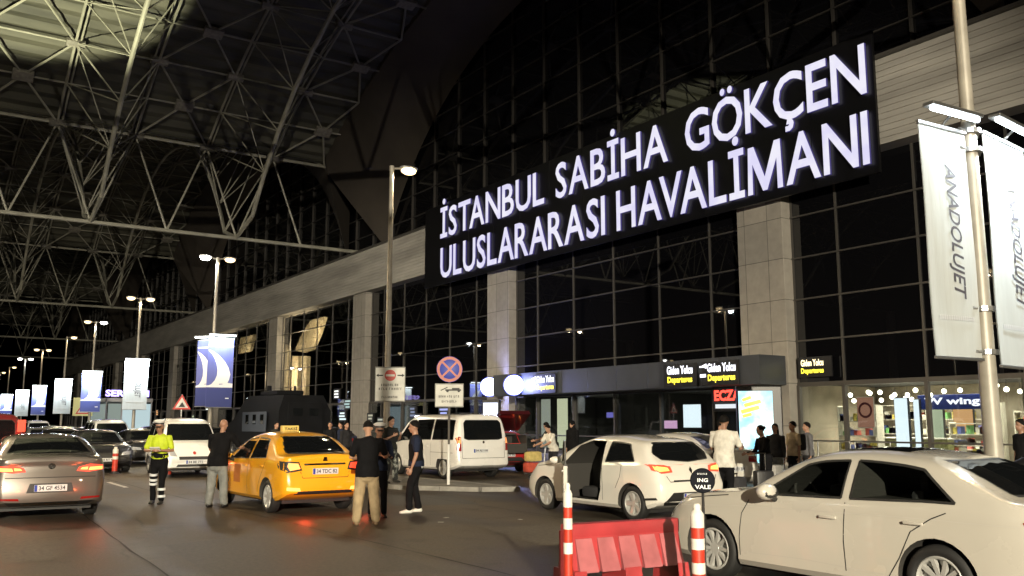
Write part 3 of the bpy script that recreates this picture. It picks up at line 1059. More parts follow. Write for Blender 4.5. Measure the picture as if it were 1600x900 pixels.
# no entry board on the single lamp post
t = thing("no_entry_board", "white rectangular no entry board with black arrows on the tall lamp post", "traffic sign", (11.35, 23.12, 2.3), R(-30))
mb = MB(); mb.box((0, 0, .49), (.86, .02, .98), bev=.008); mb.build("board", SIGNW, t)
mb = MB(); mb.box((0, .03, .2), (.2, .05, .04)); mb.box((0, .03, .8), (.2, .05, .04)); mb.build("clamp", GALV, t)
mb = MB()
for (a, b) in (((-.43, .0), (-.41, .98)),): pass
for x in (-.42, .42): mb.box((x, -.012, .49), (.015, .003, .95))
for z in (.015, .965): mb.box((0, -.012, z), (.85, .003, .015))
for s in (-1, 1):
    mb.box((s * .27, -.012, .74), (.14, .003, .035))
    mb.add([(s * .33, -.0135, .79), (s * .33, -.0135, .69), (s * .40, -.0135, .74)], [(0, 1, 2)])
text_into(mb, "GEÇİŞ", frame((-.0, -.012, .46), (1, 0, 0), (0, 0, 1)), w=.5, h=.085, bold=.02) if False else None
scribble(mb, 0, .47, .5, .07, 3); scribble(mb, 0, .36, .68, .07, 4); scribble(mb, 0, .13, .46, .06, 5)
mb.build("lettering", SIGNK, t)
mb = MB(); disc(mb, (0, .74), .0, .16, -.014); mb.build("red_disc", SIGNR, t)
mb = MB(); mb.box((0, -.017, .74), (.25, .003, .055)); mb.build("bar", SIGNW, t)
# no stopping sign and tow-away plate on a short post
t = thing("no_stopping_sign", "round blue and red no stopping sign above a tow away plate on its own post", "traffic sign", (11.95, 20.8, .1), R(-30))
mb = MB(); mb.tube((0, .04, 0), (0, .04, 3.35), .03, .03, 10); mb.build("post", mat("dark_post", (.08, .07, .06), .5), t, 40)
mb = MB(); mb.tube((0, .04, 0), (0, .04, 1.05), .042, .042, 12); mb.build("post_sleeve", mat("white_sleeve", (.7, .7, .68), .5), t, 40)
mb = MB(); mb.lathe([(.335, -.008), (.345, 0), (.335, .008)], (0, 0, 3.02), 40, 'Y'); pd = mb.build("disc", SIGNB, t, 40)
mb = MB(); disc(mb, (0, 3.02), .262, .335, -.0105)
for s in (-1, 1):
    mb.box((0, -.0115 - .001 * s, 3.02), (.56, .002, .05), Matrix.Rotation(s * R(45), 3, 'Y'))
mb.build("red_ring_and_cross", mat("sign_red_pink", (.45, .12, .08), .5), pd)
mb = MB(); mb.box((0, 0, 2.33), (.76, .02, .62), bev=.008); pl = mb.build("plate", SIGNW, t)
mb = MB()
mb.box((.1, -.012, 2.47), (.42, .003, .04)); mb.box((.17, -.012, 2.505), (.2, .003, .04)); mb.box((-.14, -.012, 2.5), (.2, .003, .025), Matrix.Rotation(R(-25), 3, 'Y'))
for x in (-.05, .25): disc(mb, (x, 2.445), 0, .035, -.0145, 14)
scribble(mb, 0, 2.30, .56, .06, 8); scribble(mb, 0, 2.17, .40, .06, 9)
for x in (-.37, .37): mb.box((x, -.012, 2.33), (.012, .003, .58))
for z in (2.035, 2.625): mb.box((0, -.012, z), (.74, .003, .012))
mb.build("lettering", SIGNK, pl)
# warning triangle further on
def tri_sign(x, y, z, s, col, label):
    t = thing("warning_sign", label, "traffic sign", (x, y, .1), R(-12))
    mb = MB(); mb.tube((0, .04, 0), (0, .04, z + s), .035, .035, 8); mb.build("post", GALV, t, 40)
    if col == 'square':
        mb = MB(); mb.box((0, 0, z + s * .5), (s * 1.25, .02, s * 1.25), bev=.01); mb.build("board", mat("sign_yellow", (.5, .5, .22), .5), t)
        s *= .8
    mb = MB(); mb.prism([(-s * .58, z), (s * .58, z), (0, z + s)], -.012, -.006, 'XZ'); mb.build("red_triangle", SIGNR, t)
    mb = MB(); mb.prism([(-s * .40, z + s * .12), (s * .40, z + s * .12), (0, z + s * .8)], -.017, -.0125, 'XZ'); mb.build("white_triangle", SIGNW, t)
    mb = MB(); mb.prism([(-s * .2, z + s * .16), (s * .22, z + s * .16), (s * .02, z + s * .5)], -.021, -.0175, 'XZ'); mb.build("symbol", SIGNK, t)
tri_sign(11.35, 46.3, 2.25, .75, 'tri', "red triangle warning sign standing right of the plain white banner")
tri_sign(12.2, 82, 2.3, 1.2, 'square', "small yellow board with a warning triangle far down the road")

# ================================================================== LIT SIGNS ON AND NEAR THE BUILDING
YEL = emit("yellow_sign_light", (1, .83, .05), 2.2)
WHL = emit("white_sign_light", (.92, .92, 1), 2.2)
REDL = emit("red_sign_light", (1, .05, .03), 3.0)
VIO = emit("violet_sign_light", (.45, .36, 1), 3.0)
BLK = mat("sign_box_black", (.01, .01, .012), .4)
def gate_sign(px, label, pict):
    y = px_y(px, 25.9, 3.7)
    t = thing("departures_sign", label, "sign", (25.9, y, 3.18))
    mb = MB(); mb.box((.03, 0, .42), (.06, 1.9, .95), bev=.01); mb.build("box", BLK, t)
    M = lambda yy, z: frame((-.012, yy, z), (0, -1, 0), (0, 0, 1))
    mb = MB(); text_into(mb, "Giden Yolcu", M(-.1 if pict else 0, .64), w=1.45, h=.34, bold=.03); mb.build("lettering", WHL, t)
    mb = MB(); text_into(mb, "Departures", M(-.1 if pict else 0, .22), w=1.4, h=.32, bold=.03); mb.build("lettering", YEL, t)
    if pict:
        mb = MB(); mb.box((-.012, .86, .7), (.01, .34, .06), None); mb.add([(-.014, .66, .82), (-.014, .95, .72), (-.014, .66, .62)], [(0, 1, 2)]); mb.box((-.012, .86, .35), (.01, .3, .12)); mb.build("pictogram", WHL, t)
gate_sign(1062, "lit departures sign in the middle of the grey canopy edge", False)
gate_sign(1124, "lit departures sign with an aeroplane pictogram at the canopy's near end", True)
gate_sign(850, "lit departures sign with a pictogram at the canopy's far end beside the blue lights", True)
# second reading in the glass right of the column
y = px_y(1268, 27.6, 4.0)
t = thing("departures_sign", "small yellow lit sign on the dark glass right of the wide column", "sign", (27.75, y, 3.45))
mb = MB(); mb.box((.03, 0, .3), (.06, 1.5, .75)); mb.build("box", BLK, t)
mb = MB(); text_into(mb, "Giden Yolcu", frame((-.01, .1, .46), (0, -1, 0), (0, 0, 1)), w=1.0, h=.25, bold=.03); mb.build("lettering", emit("warm_sign_light", (1, .85, .5), 2.2), t)
mb = MB(); text_into(mb, "Departures", frame((-.01, .1, .14), (0, -1, 0), (0, 0, 1)), w=1.0, h=.25, bold=.03); mb.build("lettering", YEL, t)
# pharmacy sign
y = px_y(1140, 26.5, 2.8)
t = thing("pharmacy_sign", "red LED pharmacy sign under the canopy, half hidden by the advertising screen", "sign", (26.4, y - .3, 2.2))
mb = MB(); mb.box((.04, 0, .42), (.08, 2.2, .95), bev=.01); mb.build("box", BLK, t)
mb = MB(); text_into(mb, "ECZANE", frame((-.012, 0, .56), (0, -1, 0), (0, 0, 1)), w=2.0, h=.42, bold=.04); mb.build("lettering", REDL, t)
mb = MB(); mb.box((-.01, 0, .14), (.02, 1.9, .16)); mb.build("white_strip", emit("soft_white", (.8, .85, .9), .9), t)
# round lit signs on the second column
def round_sign(px, X0, z, label):
    y = px_y(px, X0, z)
    t = thing("round_lit_sign", label, "sign", (X0, y, z), R(-35))
    mb = MB(); mb.lathe([(.0, -.13), (.50, -.13), (.56, -.08), (.56, .1), (0, .1)], (0, 0, 0), 36, 'Y'); mb.build("housing", mat("blue_housing", (.05, .06, .3), .4), t, 40)
    mb = MB(); mb.lathe([(0, -.16), (.46, -.15), (.5, -.132), (0, -.132)], (0, 0, 0), 36, 'Y'); mb.build("face", emit("blue_white_light", (.62, .68, 1), 6), t, 40)
    lamp("round_sign_light", 'POINT', (0, -.5, 0), (.38, .42, 1), 420, t, size=.3)
round_sign(765, 26.6, 3.65, "left of the two round blue-white lit signs on the second column")
round_sign(803, 25.7, 3.6, "right of the two round blue-white lit signs, beside the canopy end")
# white light totem under them
t = thing("light_totem", "tall white lit panel standing behind the white minivan", "light box", (24.0, px_y(768, 24, 1.5), .13), R(-60))
mb = MB(); mb.box((0, 0, 1.35), (.95, .22, 2.7), bev=.03); mb.build("frame", BLK, t)
mb = MB(); mb.box((0, -.115, 1.4), (.8, .012, 2.3)); mb.build("screen", emit("totem_light", (.75, .8, 1), 1.6), t)
# advertising screen by the pharmacy
t = thing("advertising_screen", "free-standing lit advertising screen with a cyan and yellow poster behind the waiting people", "screen", (23.0, px_y(1182, 23, 1.7), .13), R(-42))
mb = MB(); mb.box((.1, 0, 1.42), (1.45, .25, 2.7), bev=.04); mb.box((.1, 0, .06), (1.6, .45, .1), bev=.02); mb.build("frame", BLK, t)
def poster_mat():
    m = bpy.data.materials.new("poster_light"); m.use_nodes = True
    nt = m.node_tree; b = nt.nodes["Principled BSDF"]; N = nt.nodes.new; L = nt.links.new
    tc = N("ShaderNodeTexCoord"); n = N("ShaderNodeTexNoise"); n.inputs["Scale"].default_value = 1.6; n.inputs["Detail"].default_value = 5
    L(tc.outputs["Object"], n.inputs["Vector"])
    cr = N("ShaderNodeValToRGB"); e = cr.color_ramp.elements
    e[0].position = .3; e[0].color = (.15, .55, .85, 1); e[1].position = .62; e[1].color = (.85, .97, .95, 1)
    x = cr.color_ramp.elements.new(.48); x.color = (.4, .8, .88, 1)
    L(n.outputs[0], cr.inputs[0]); L(cr.outputs[0], b.inputs["Emission Color"]); b.inputs["Emission Strength"].default_value = 1.5
    b.inputs["Base Color"].default_value = (.02, .02, .02, 1)
    return m
mb = MB(); mb.box((-.02, -.13, 1.45), (1.08, .012, 2.3)); mb.build("screen", poster_mat(), t)
mb = MB()
for (x, z, w, h, a) in ((-.3, 2.35, .3, .1, 20), (-.12, 2.2, .55, .12, 15), (-.2, 2.0, .6, .13, 15), (-.3, 1.82, .3, .1, 15)):
    mb.box((x, -.14, z), (w, .006, h), Matrix.Rotation(-R(a), 3, 'Y'))
mb.build("poster_motif", emit("poster_yellow", (.9, .85, .12), 1.5), t)

# shops right of the column ------------------------------------------------
t = thing("shop_sign", "navy hanging shop sign with white lit letters inside the right hand shop", "sign", (29.2, px_y(1492, 29.2, 2.5), 2.15))
mb = MB(); mb.box((.05, 0, .25), (.1, 2.7, .5), bev=.02); mb.build("box", mat("navy_box", (.01, .02, .12), .4), t)
mb = MB(); text_into(mb, "W wingç", frame((-.012, 0, .25), (0, -1, 0), (0, 0, 1)), w=2.2, h=.3, bold=.03); mb.build("lettering", WHL, t)
random.seed(5)
BUL = emit("shop_bulb", (1, .93, .7), 14)
mb = MB(); mb.ball((0, 0, 0), .085, 10); bulb_me = mb.mesh("bulb", BUL, 60)
mb = MB(); mb.tube((0, 0, .06), (0, 0, .3), .008, .008, 5); cord_me = mb.mesh("cord", SIGNK)
for k in range(52):
    t = thing("pendant_lamp", "small round pendant bulb under the shop ceiling right of the wide column", "lamp", (29 + random.random() * 3.2, 10.5 + random.random() * 10.5 if k < 42 else -6 + 16 * random.random(), 2.5 + random.random() * .42), 0, "pendant bulbs in the shops")
    mobj("bulb", bulb_me, t); mobj("cord", cord_me, t)
def display(name, X, pa, pb, z0, z1, m, label, cat="display", thick=.1, frame_m=None):
    ya, yb = px_y(pa, X, (z0 + z1) / 2), px_y(pb, X, (z0 + z1) / 2)
    t = thing(name, label, cat, (X, (ya + yb) / 2, z0))
    mb = MB(); mb.box((thick / 2 + .012, 0, (z1 - z0) / 2), (thick, ya - yb + .06, z1 - z0 + .06), bev=.01); mb.build("frame", frame_m or BLK, t)
    mb = MB(); mb.box((0, 0, (z1 - z0) / 2), (.02, ya - yb, z1 - z0)); mb.build("face", m, t)
    return t
GL1 = emit("white_display_light", (.85, .95, 1), 1.7)
GL2 = emit("greenish_display", (.62, .72, .45), .8)
GL3 = emit("soft_panel_light", (.75, .78, .62), .55)
PINKS = emit("pink_sign", (.8, .45, .7), 1.2)
ORNG = emit("orange_display", (.9, .42, .12), .9)
display("light_box", 28.6, 1400, 1420, .3, 2.55, GL1, "tall white lit panel in the shop window left of the thick mullion")
display("light_box", 29.0, 1430, 1438, .3, 2.5, GL1, "narrow white lit panel right of the thick mullion")
display("light_column", 30.0, 1455, 1474, .7, 2.5, GL2, "pale green lit column in the right hand shop")
display("oven_display", 31.0, 1490, 1520, 1.4, 2.3, ORNG, "orange lit display behind the navy shop sign")
display("menu_screen", 28.8, 1068, 1095, 1.5, 2.5, GL1, "white menu screen behind the entrance glass under the departures sign", "screen")
display("pink_sign", 28.9, 1035, 1058, 1.45, 1.8, PINKS, "small pink lit sign beside the menu screen", "sign")
display("light_strip", 28.7, 1035, 1096, 1.02, 1.12, WHL, "thin white lit strip under the menu screen")
display("pale_screen", 30, 972, 990, 1.8, 2.9, GL3, "left pale panel behind the entrance glass")
display("pale_screen", 30, 993, 1007, 1.8, 2.9, GL3, "right pale panel behind the entrance glass")
display("light_box", 28.5, 846, 860, .4, 2.95, GL3, "pale lit door panel at the canopy's far end")
display("light_box", 28.5, 871, 887, .4, 2.95, emit("yellowish_panel", (.85, .85, .55), 1.0), "brighter yellowish lit door panel at the canopy's far end")
display("blue_badge", 28.4, 948, 962, 1.95, 2.2, emit("violet_badge", (.25, .22, .8), .9), "small violet lit badge behind the entrance glass", "sign")
t = display("round_logo_poster", 28.4, 1340, 1365, 1.55, 2.6, mat("pink_poster", (.5, .25, .18), .6, emis=(.8, .4, .3), es=.25), "pinkish square poster with a dark ring in the shop window", "poster", .02, mat("white_edge", (.6, .6, .55), .5))
mb = MB(); n = 30
vs = []; fs = []
for i in range(n):
    a = 2 * math.pi * i / n
    vs += [(-.014, .2 * math.cos(a), .6 + .2 * math.sin(a)), (-.014, .28 * math.cos(a), .6 + .28 * math.sin(a))]
for i in range(n): fs.append((2 * i, 2 * i + 1, 2 * ((i + 1) % n) + 1, 2 * ((i + 1) % n)))
mb.add(vs, fs); mb.build("ring", mat("maroon_print", (.12, .02, .03), .6), t)
# shelves stacked with goods
def shelf(X, y, w, h, label, seed):
    rnd = random.Random(seed)
    t = thing("shop_shelf", label, "shelf", (X, y, .13))
    mb = MB()
    for k in range(5): mb.box((0, 0, .05 + k * (h - .1) / 4), (.4, w, .03))
    for s in (-1, 1): mb.box((0, s * w / 2, h / 2), (.42, .03, h))
    mb.build("rack", mat("cream_shelf", (.45, .42, .35), .6), t)
    for ci, c in enumerate(((.5, .1, .08), (.55, .45, .1), (.15, .35, .12), (.6, .58, .5), (.12, .15, .4))):
        mb = MB()
        for k in range(4):
            y0 = -w / 2 + .06
            for j in range(int(w / .16)):
                if rnd.random() < .24:
                    hh = rnd.uniform(.14, .32)
                    mb.box((0, y0 + .08 + j * .16, .07 + k * (h - .1) / 4 + hh / 2), (.25, .13, hh))
        if mb.v: o = mb.build("goods", mat("goods_%d" % ci, c, .5), t)
shelf(29.3, 20.6, 1.6, 2.2, "narrow goods shelf just inside the glass right of the wide column", 6)
shelf(30.2, 16.9, 1.4, 1.6, "low goods shelf below the ring poster's right side", 7)
shelf(30.4, 13.2, 1.9, 1.7, "goods shelf under the navy shop sign", 8)
shelf(30.6, 7.2, 2.6, 2.3, "tall goods shelf right of the banner pole", 9)
shelf(32.6, 21.0, 2.2, 2.3, "goods shelf deep in the shop beside the column", 10)
shelf(32.6, 18.4, 2.6, 2.3, "goods shelf at the back of the shop with the ring poster", 1)
shelf(32.6, 15.4, 2.4, 2.0, "goods shelf behind the white lit panels", 2)
shelf(31.8, 11.8, 2.4, 2.2, "goods shelf at the right edge of the photo behind the banner pole", 3)
shelf(31.5, 8.8, 2.4, 2.2, "rightmost goods shelf in the shops", 4)
t = thing("shop_counter", "olive green shop counter with a cream top below the ring poster", "counter", (30.0, 18.8, .13))
mb = MB(); mb.box((0, 0, .5), (.7, 2.6, 1.0), bev=.02); mb.build("base", GREENW, t)
mb = MB(); mb.box((0, 0, 1.03), (.8, 2.7, .05), bev=.01); mb.build("top", mat("counter_top", (.6, .57, .5), .3), t)
# small lit things behind the far bays
random.seed(11)
far = [(650, 1.9, WHL, "small white lit notice left of the tow sign post"), (690, 2.3, emit("dim_blue_sign", (.4, .45, .9), 1.0), "dim blue lit panel behind the round traffic sign"),
       (533, 2.2, emit("cool_light_box", (.7, .85, .85), 1.2), "pale light box left of the tan column"), (502, 2.3, WHL, "white lit sign low in the bay left of the third column"),
       (493, 2.9, VIO, "small violet lit sign in the bay with the slanting reflection shape"), (455, 2.6, WHL, "small white lit notice above the dark armoured truck"),
       (393, 2.5, WHL, "bright white lit sign right of the wide blue banner"), (405, 2.9, emit("greenish_lamp", (.8, .9, .7), 1.4), "tiny greenish lit sign right of the wide blue banner"),
       (262, 2.4, WHL, "small white lit notice between the banners"), (244, 3.0, emit("orange_spot", (1, .5, .2), 1.0), "small orange lit notice beside the plain white banner")]
far += [(524, 3.9, emit("strip_glow", (.9, .9, .85), 1.5), "thin white lit strip high in the bay right of the slanting reflection shape"), (541, 3.1, emit("pale_cyan_panel", (.55, .75, .72), .8), "pale cyan lit panel just left of the tan column"),
        (643, 2.4, emit("pale_blue_panel", (.35, .42, .62), .55), "tall dim blue lit panel right of the no entry board"), (576, 2.0, emit("lobby_glow", (.7, .68, .5), .6), "dim yellowish lit opening just right of the tan column"),
        (592, 1.7, GL3, "low pale lit notice behind the tall lamp post"), (415, 2.0, emit("lobby_white", (.85, .9, .8), 1.6), "white lit notice above the armoured truck's front"),
        (436, 3.3, emit("lobby_spot", (1, .85, .5), 1.3), "small warm lit notice beside the slim reflection strips"), (300, 2.2, GL2, "greenish lit notice by the warning triangle"),
        (322, 3.4, emit("lobby_white", (.85, .9, .8), 1.6), "white lit notice behind the narrow blue banner"), (725, 1.9, emit("lobby_violet", (.35, .32, .8), .8), "dim violet lit notice behind the white minivan's roof")]
for px, z, m, lab in far:
    y = px_y(px, 27.6, z)
    t = thing("lit_notice", lab, "sign", (27.7, y, z - .35))
    w = random.uniform(.7, 1.5)
    mb = MB(); mb.box((.05, 0, .35), (.1, w + .1, .8)); mb.build("box", BLK, t)
    mb = MB()
    for k in range(3): mb.box((-.01, random.uniform(-.1, .1), .12 + k * .22), (.02, w * random.uniform(.6, .95), .12))
    mb.build("lit_face", m, t)
# kiosk far down the road
t = thing("kiosk", "glazed kiosk with violet roof letters far down the road", "kiosk", (15.4, 84, .0))
mb = MB(); mb.box((0, 0, 3.55), (3.7, 8, .3), bev=.03); mb.build("roof", mat("kiosk_roof", (.3, .3, .32), .5), t)
mb = MB()
for x in (-1.75, -.55, 1.75):
    mb.box((x, -3.95, 1.75), (.1, .1, 3.4)); mb.box((x, 3.9, 1.75), (.1, .1, 3.4))
mb.box((0, -3.95, .4), (3.5, .08, .7)); mb.build("frame", STEEL, t)
mb = MB(); mb.box((.6, -3.9, 2.0), (2.2, .04, 2.5)); mb.build("window", emit("kiosk_light", (.55, .72, .75), .75), t)
mb = MB(); mb.box((-1.1, -3.9, 2.0), (1.0, .04, 2.5)); mb.box((-1.75, 0, 2.0), (.04, 7.6, 2.5)); mb.build("window", emit("kiosk_light_dim", (.4, .5, .45), .45), t)
mb = MB(); text_into(mb, "SERVAIN", frame((-.2, -4.05, 4.1), (1, 0, 0), (0, 0, 1)), w=3.4, h=.55, bold=.04); mb.build("lettering", VIO, t)

# ================================================================== CARS
TYRE = mat("tyre_rubber", (.012, .012, .012), .7, bscale=60, bamt=.1)
RIM = mat("alloy_rim", (.50, .50, .48), .3, metal=.35)
RIMD = mat("dark_rim", (.12, .12, .12), .35, metal=.8)
INT = mat("car_interior", (.035, .033, .03), .7)
CG_DARK = mat("privacy_glass", (.006, .007, .008), .03, spec=.7)
CG = glass_mat("car_glass", (.72, .76, .74), gl=.06)
GAP = mat("panel_gap", (.01, .01, .01), .8)
CHROME = mat("chrome", (.6, .6, .6), .12, metal=1)
BPLAST = mat("black_plastic", (.02, .02, .02), .5)
TL_RED = emit("tail_lamp_red", (1, .06, .02), 1.6)
TL_LIT = emit("tail_lamp_lit", (1, .30, .06), 3.6)
TL_CORE = emit("tail_lamp_core", (1, .62, .25), 5)
TL_OFF = mat("tail_lamp_glass", (.25, .01, .01), .12, coat=1)
HEADL = mat("head_lamp_glass", (.35, .36, .38), .1, coat=1)
PLATE_M = mat("number_plate", (.62, .64, .66), .4)
PLATE_B = mat("plate_blue", (.02, .05, .35), .4)
PLATE_K = mat("plate_black", (.02, .02, .03), .5)

def interp(P, x):
    if x <= P[0][0]: return P[0][1]
    if x >= P[-1][0]: return P[-1][1]
    for i in range(len(P) - 1):
        a, b = P[i], P[i + 1]
        if a[0] <= x <= b[0]:
            t = (x - a[0]) / (b[0] - a[0])
            def slope(k):
                if k <= 0 or k >= len(P) - 1: return None
                h0 = P[k][0] - P[k - 1][0]; h1 = P[k + 1][0] - P[k][0]
                d0 = (P[k][1] - P[k - 1][1]) / h0; d1 = (P[k + 1][1] - P[k][1]) / h1
                if d0 * d1 <= 0: return 0
                return 2 * d0 * d1 / (d0 + d1)
            h = b[0] - a[0]; d = (b[1] - a[1]) / h
            m0 = slope(i); m1 = slope(i + 1)
            if m0 is None: m0 = d
            if m1 is None: m1 = d
            t2, t3 = t * t, t * t * t
            return (2 * t3 - 3 * t2 + 1) * a[1] + (t3 - 2 * t2 + t) * h * m0 + (-2 * t3 + 3 * t2) * b[1] + (t3 - t2) * h * m1
    return P[-1][1]

class Body:
    def __init__(s, S):
        s.S = S
        L = S['L']; hw = S['W'] / 2
        ends = [0, .006, .02, .045, .08, .13, .2, .3]
        xs = ends + [.3 + (L - .6) * k / 46 for k in range(1, 46)] + [L - e for e in reversed(ends)]
        s.xs = xs
        tum = S.get('tum', .42)
        plan = [(0, .80), (.02, .87), (.08, .94), (.2, .975), (.5, 1), (L - .6, 1), (L - .3, .965), (L - .1, .88), (L - .03, .80), (L, .70)]
        plan = S.get('plan', plan)
        V = []
        ring = None
        s.rings = []
        for x in xs:
            w = hw * interp(plan, x)
            zb = interp(S['sill'], x); zt = interp(S['top'], x); zc = interp(S['belt'], x)
            h = max(zt - zc, .02)
            wb = w * .965
            ta = S.get('tail_taper', 0)
            pts = [(0, zb), (w * .6, zb), (w * .93, zb + .01), (w * .985, zb + .07),
                   (w * .995, zb + (zc - zb) * .35), (w, zb + (zc - zb) * .6), (w * .995, zb + (zc - zb) * .72), (w * .982, zc - .1), (w * .975, zc - .03), (wb, zc)]
            crown = min(.05, h * .3 + .012)
            for t, e in ((.15, 0), (.35, 0), (.6, .004), (.8, .012), (.93, .04)):
                pts.append((wb - tum * h * t - e * min(1, h * 4), zc + h * t))
            wr = wb - tum * h
            e = min(1, h * 4)
            pts += [(wr - .09 * e - .02, zt), (wr * .72, zt + crown * .45), (wr * .4, zt + crown * .85), (0, zt + crown)]
            half = []
            kr = max(0, 1 - x / .45) ** 1.0; kf = max(0, 1 - (L - x) / .5)
            for (y, z) in pts:
                dx = kr * interp(S['rear'], z) - kf * interp(S['front'], z)
                half.append((x + dx - L / 2, y, z))
            s.rings.append(half)
        n = len(s.rings[0])
        s.v = []; s.f = []
        for half in s.rings:
            for p in half: s.v.append(p)
            for p in half[1:-1][::-1]: s.v.append((p[0], -p[1], p[2]))
        m = 2 * n - 2
        for k in range(len(xs) - 1):
            for i in range(m):
                j = (i + 1) % m
                s.f.append((k * m + i, k * m + j, (k + 1) * m + j, (k + 1) * m + i))
        for base, flip in ((0, 0), ((len(xs) - 1) * m, 1)):
            idx = lambda i: base + (i % m)
            for i in range(n - 1):
                a, b = i, i + 1
                ma, mb_ = (m - i) % m, (m - i - 1) % m
                q = [idx(a), idx(b), idx(mb_), idx(ma)]
                q = list(dict.fromkeys(q))
                s.f.append(tuple(q))
        # inner dome removed: the ends are closed strip by strip
        s.bvh = BVHTree.FromPolygons([Vector(p) for p in s.v], s.f)
    def hit(s, o, d):
        return s.bvh.ray_cast(Vector(o), Vector(d))
    def decal(s, mb, poly, side, off=.004, res=.07, mi=None, thick=0):
        """lays a polygon on the body: side 'L','R' use (x,z); 'B'(rear),'F'(front) use (y,z); 'T' uses (x,y)"""
        L = s.S['L']
        pv = [Vector(p) for p in poly]
        # refine outline
        out = []
        for i in range(len(pv)):
            a, b = pv[i], pv[(i + 1) % len(pv)]
            k = max(1, int((b - a).length / res))
            for j in range(k): out.append(a.lerp(b, j / k))
        nb = len(out)
        x0 = min(p.x for p in out); x1 = max(p.x for p in out); y0 = min(p.y for p in out); y1 = max(p.y for p in out)
        pts = list(out)
        def inside(p):
            c = False
            for i in range(nb):
                a, b = out[i], out[(i + 1) % nb]
                if (a.y > p.y) != (b.y > p.y) and p.x < (b.x - a.x) * (p.y - a.y) / (b.y - a.y) + a.x: c = not c
            return c
        gx = x0 + res / 2
        while gx < x1:
            gy = y0 + res / 2
            while gy < y1:
                p = Vector((gx, gy))
                if inside(p) and min((p - q).length for q in out) > res * .35: pts.append(p)
                gy += res
            gx += res
        r = delaunay_2d_cdt(pts, [(i, (i + 1) % nb) for i in range(nb)], [list(range(nb))], 1, 1e-5)
        V, F = r[0], r[2]
        vv = []
        for p in V:
            if side in 'LR':
                sg = 1 if side == 'L' else -1
                h = s.hit((p.x, sg * 3, p.y), (0, -sg, 0))
            elif side in 'BF':
                sg = -1 if side == 'B' else 1
                h = s.hit((sg * 6, p.x, p.y), (-sg, 0, 0))
            else:
                h = s.hit((p.x, p.y, 4), (0, 0, -1))
            if h[0] is None:
                h = (None, None)
                vv.append(None)
            else:
                nn = h[1]
                dr = {'L': (0, 1, 0), 'R': (0, -1, 0), 'B': (-1, 0, 0), 'F': (1, 0, 0), 'T': (0, 0, 1)}[side]
                if nn.dot(Vector(dr)) < 0: nn = -nn
                vv.append(h[0] + nn * off)
        F2 = [tuple(f) for f in F if all(vv[i] is not None for i in f)]
        vv = [v if v is not None else Vector((0, 0, .5)) for v in vv]
        mb.add(vv, F2, mi)
    def strip(s, mb, pts, w, side, off=.0025, mi=None):
        P = [Vector(p) for p in pts]
        for a, b in zip(P, P[1:]):
            d = (b - a)
            if d.length < 1e-5: continue
            nn = Vector((-d.y, d.x)).normalized() * w / 2
            s.decal(mb, [a + nn, b + nn, b - nn, a - nn], side, off, .09, mi)

def boolean(me, cutters):
    o = bpy.data.objects.new("tmp", me)
    cs = []
    for c in cutters:
        co = bpy.data.objects.new("cut", c); cs.append(co)
        m = o.modifiers.new("b", 'BOOLEAN'); m.operation = 'DIFFERENCE'; m.solver = 'EXACT'; m.object = co
    r = evald(o, cs)
    for c in cs: bpy.data.objects.remove(c)
    bpy.data.objects.remove(o)
    return r

WHEELS = {}
def wheel_meshes(r, w, spokes, dark):
    k = (round(r, 3), round(w, 3), spokes, dark)
    if k in WHEELS: return WHEELS[k]
    ri = r * .70
    mb = MB()
    h = w / 2
    mb.lathe([(ri, -h * .8), (ri + .02, -h * .95), (r - .05, -h), (r - .015, -h * .85), (r, -h * .6), (r, h * .6), (r - .015, h * .85), (r - .05, h), (ri + .02, h * .95), (ri, h * .8), (ri - .015, 0)], n=36, axis='Y')
    ty = mb.mesh("tyre", TYRE, 40)
    mb = MB()
    mb.lathe([(ri - .03, h * .2), (ri, h * .8), (ri - .012, h * .88), (ri - .03, h * .7), (ri - .035, h * .1)], n=36, axis='Y')
    mb.lathe([(0, h * .62), (.055, h * .62), (.065, h * .5), (.065, h * .2)], n=16, axis='Y')
    for i in range(spokes):
        a = 2 * math.pi * i / spokes
        for da in ((-.10, .10) if spokes <= 5 else (0,)):
            c, s_ = math.cos(a), math.sin(a)
            p0 = Vector((c * .05, 0, s_ * .05)); p1 = Vector((math.cos(a + da) * (ri - .02), 0, math.sin(a + da) * (ri - .02)))
            d = (p1 - p0); tt = Vector((-d.z, 0, d.x)).normalized()
            w0, w1 = (.032, .026) if spokes <= 7 else (.019, .017)
            vs = []
            for p, ww, yy in ((p0, w0, h * .6), (p1, w1, h * .74)):
                for q in (-1, 1):
                    vs += [(p.x + tt.x * ww * q, yy, p.z + tt.z * ww * q), (p.x + tt.x * ww * q * 1.3, yy - .04, p.z + tt.z * ww * q * 1.3)]
            mb.add(vs, [(0, 2, 6, 4), (0, 4, 5, 1), (2, 3, 7, 6)])
    mb.mi = 1
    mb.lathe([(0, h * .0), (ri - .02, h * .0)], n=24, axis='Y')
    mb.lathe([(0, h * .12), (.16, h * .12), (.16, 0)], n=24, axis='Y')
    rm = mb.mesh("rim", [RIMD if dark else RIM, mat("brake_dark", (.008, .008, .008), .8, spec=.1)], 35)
    WHEELS[k] = (ty, rm)
    return WHEELS[k]

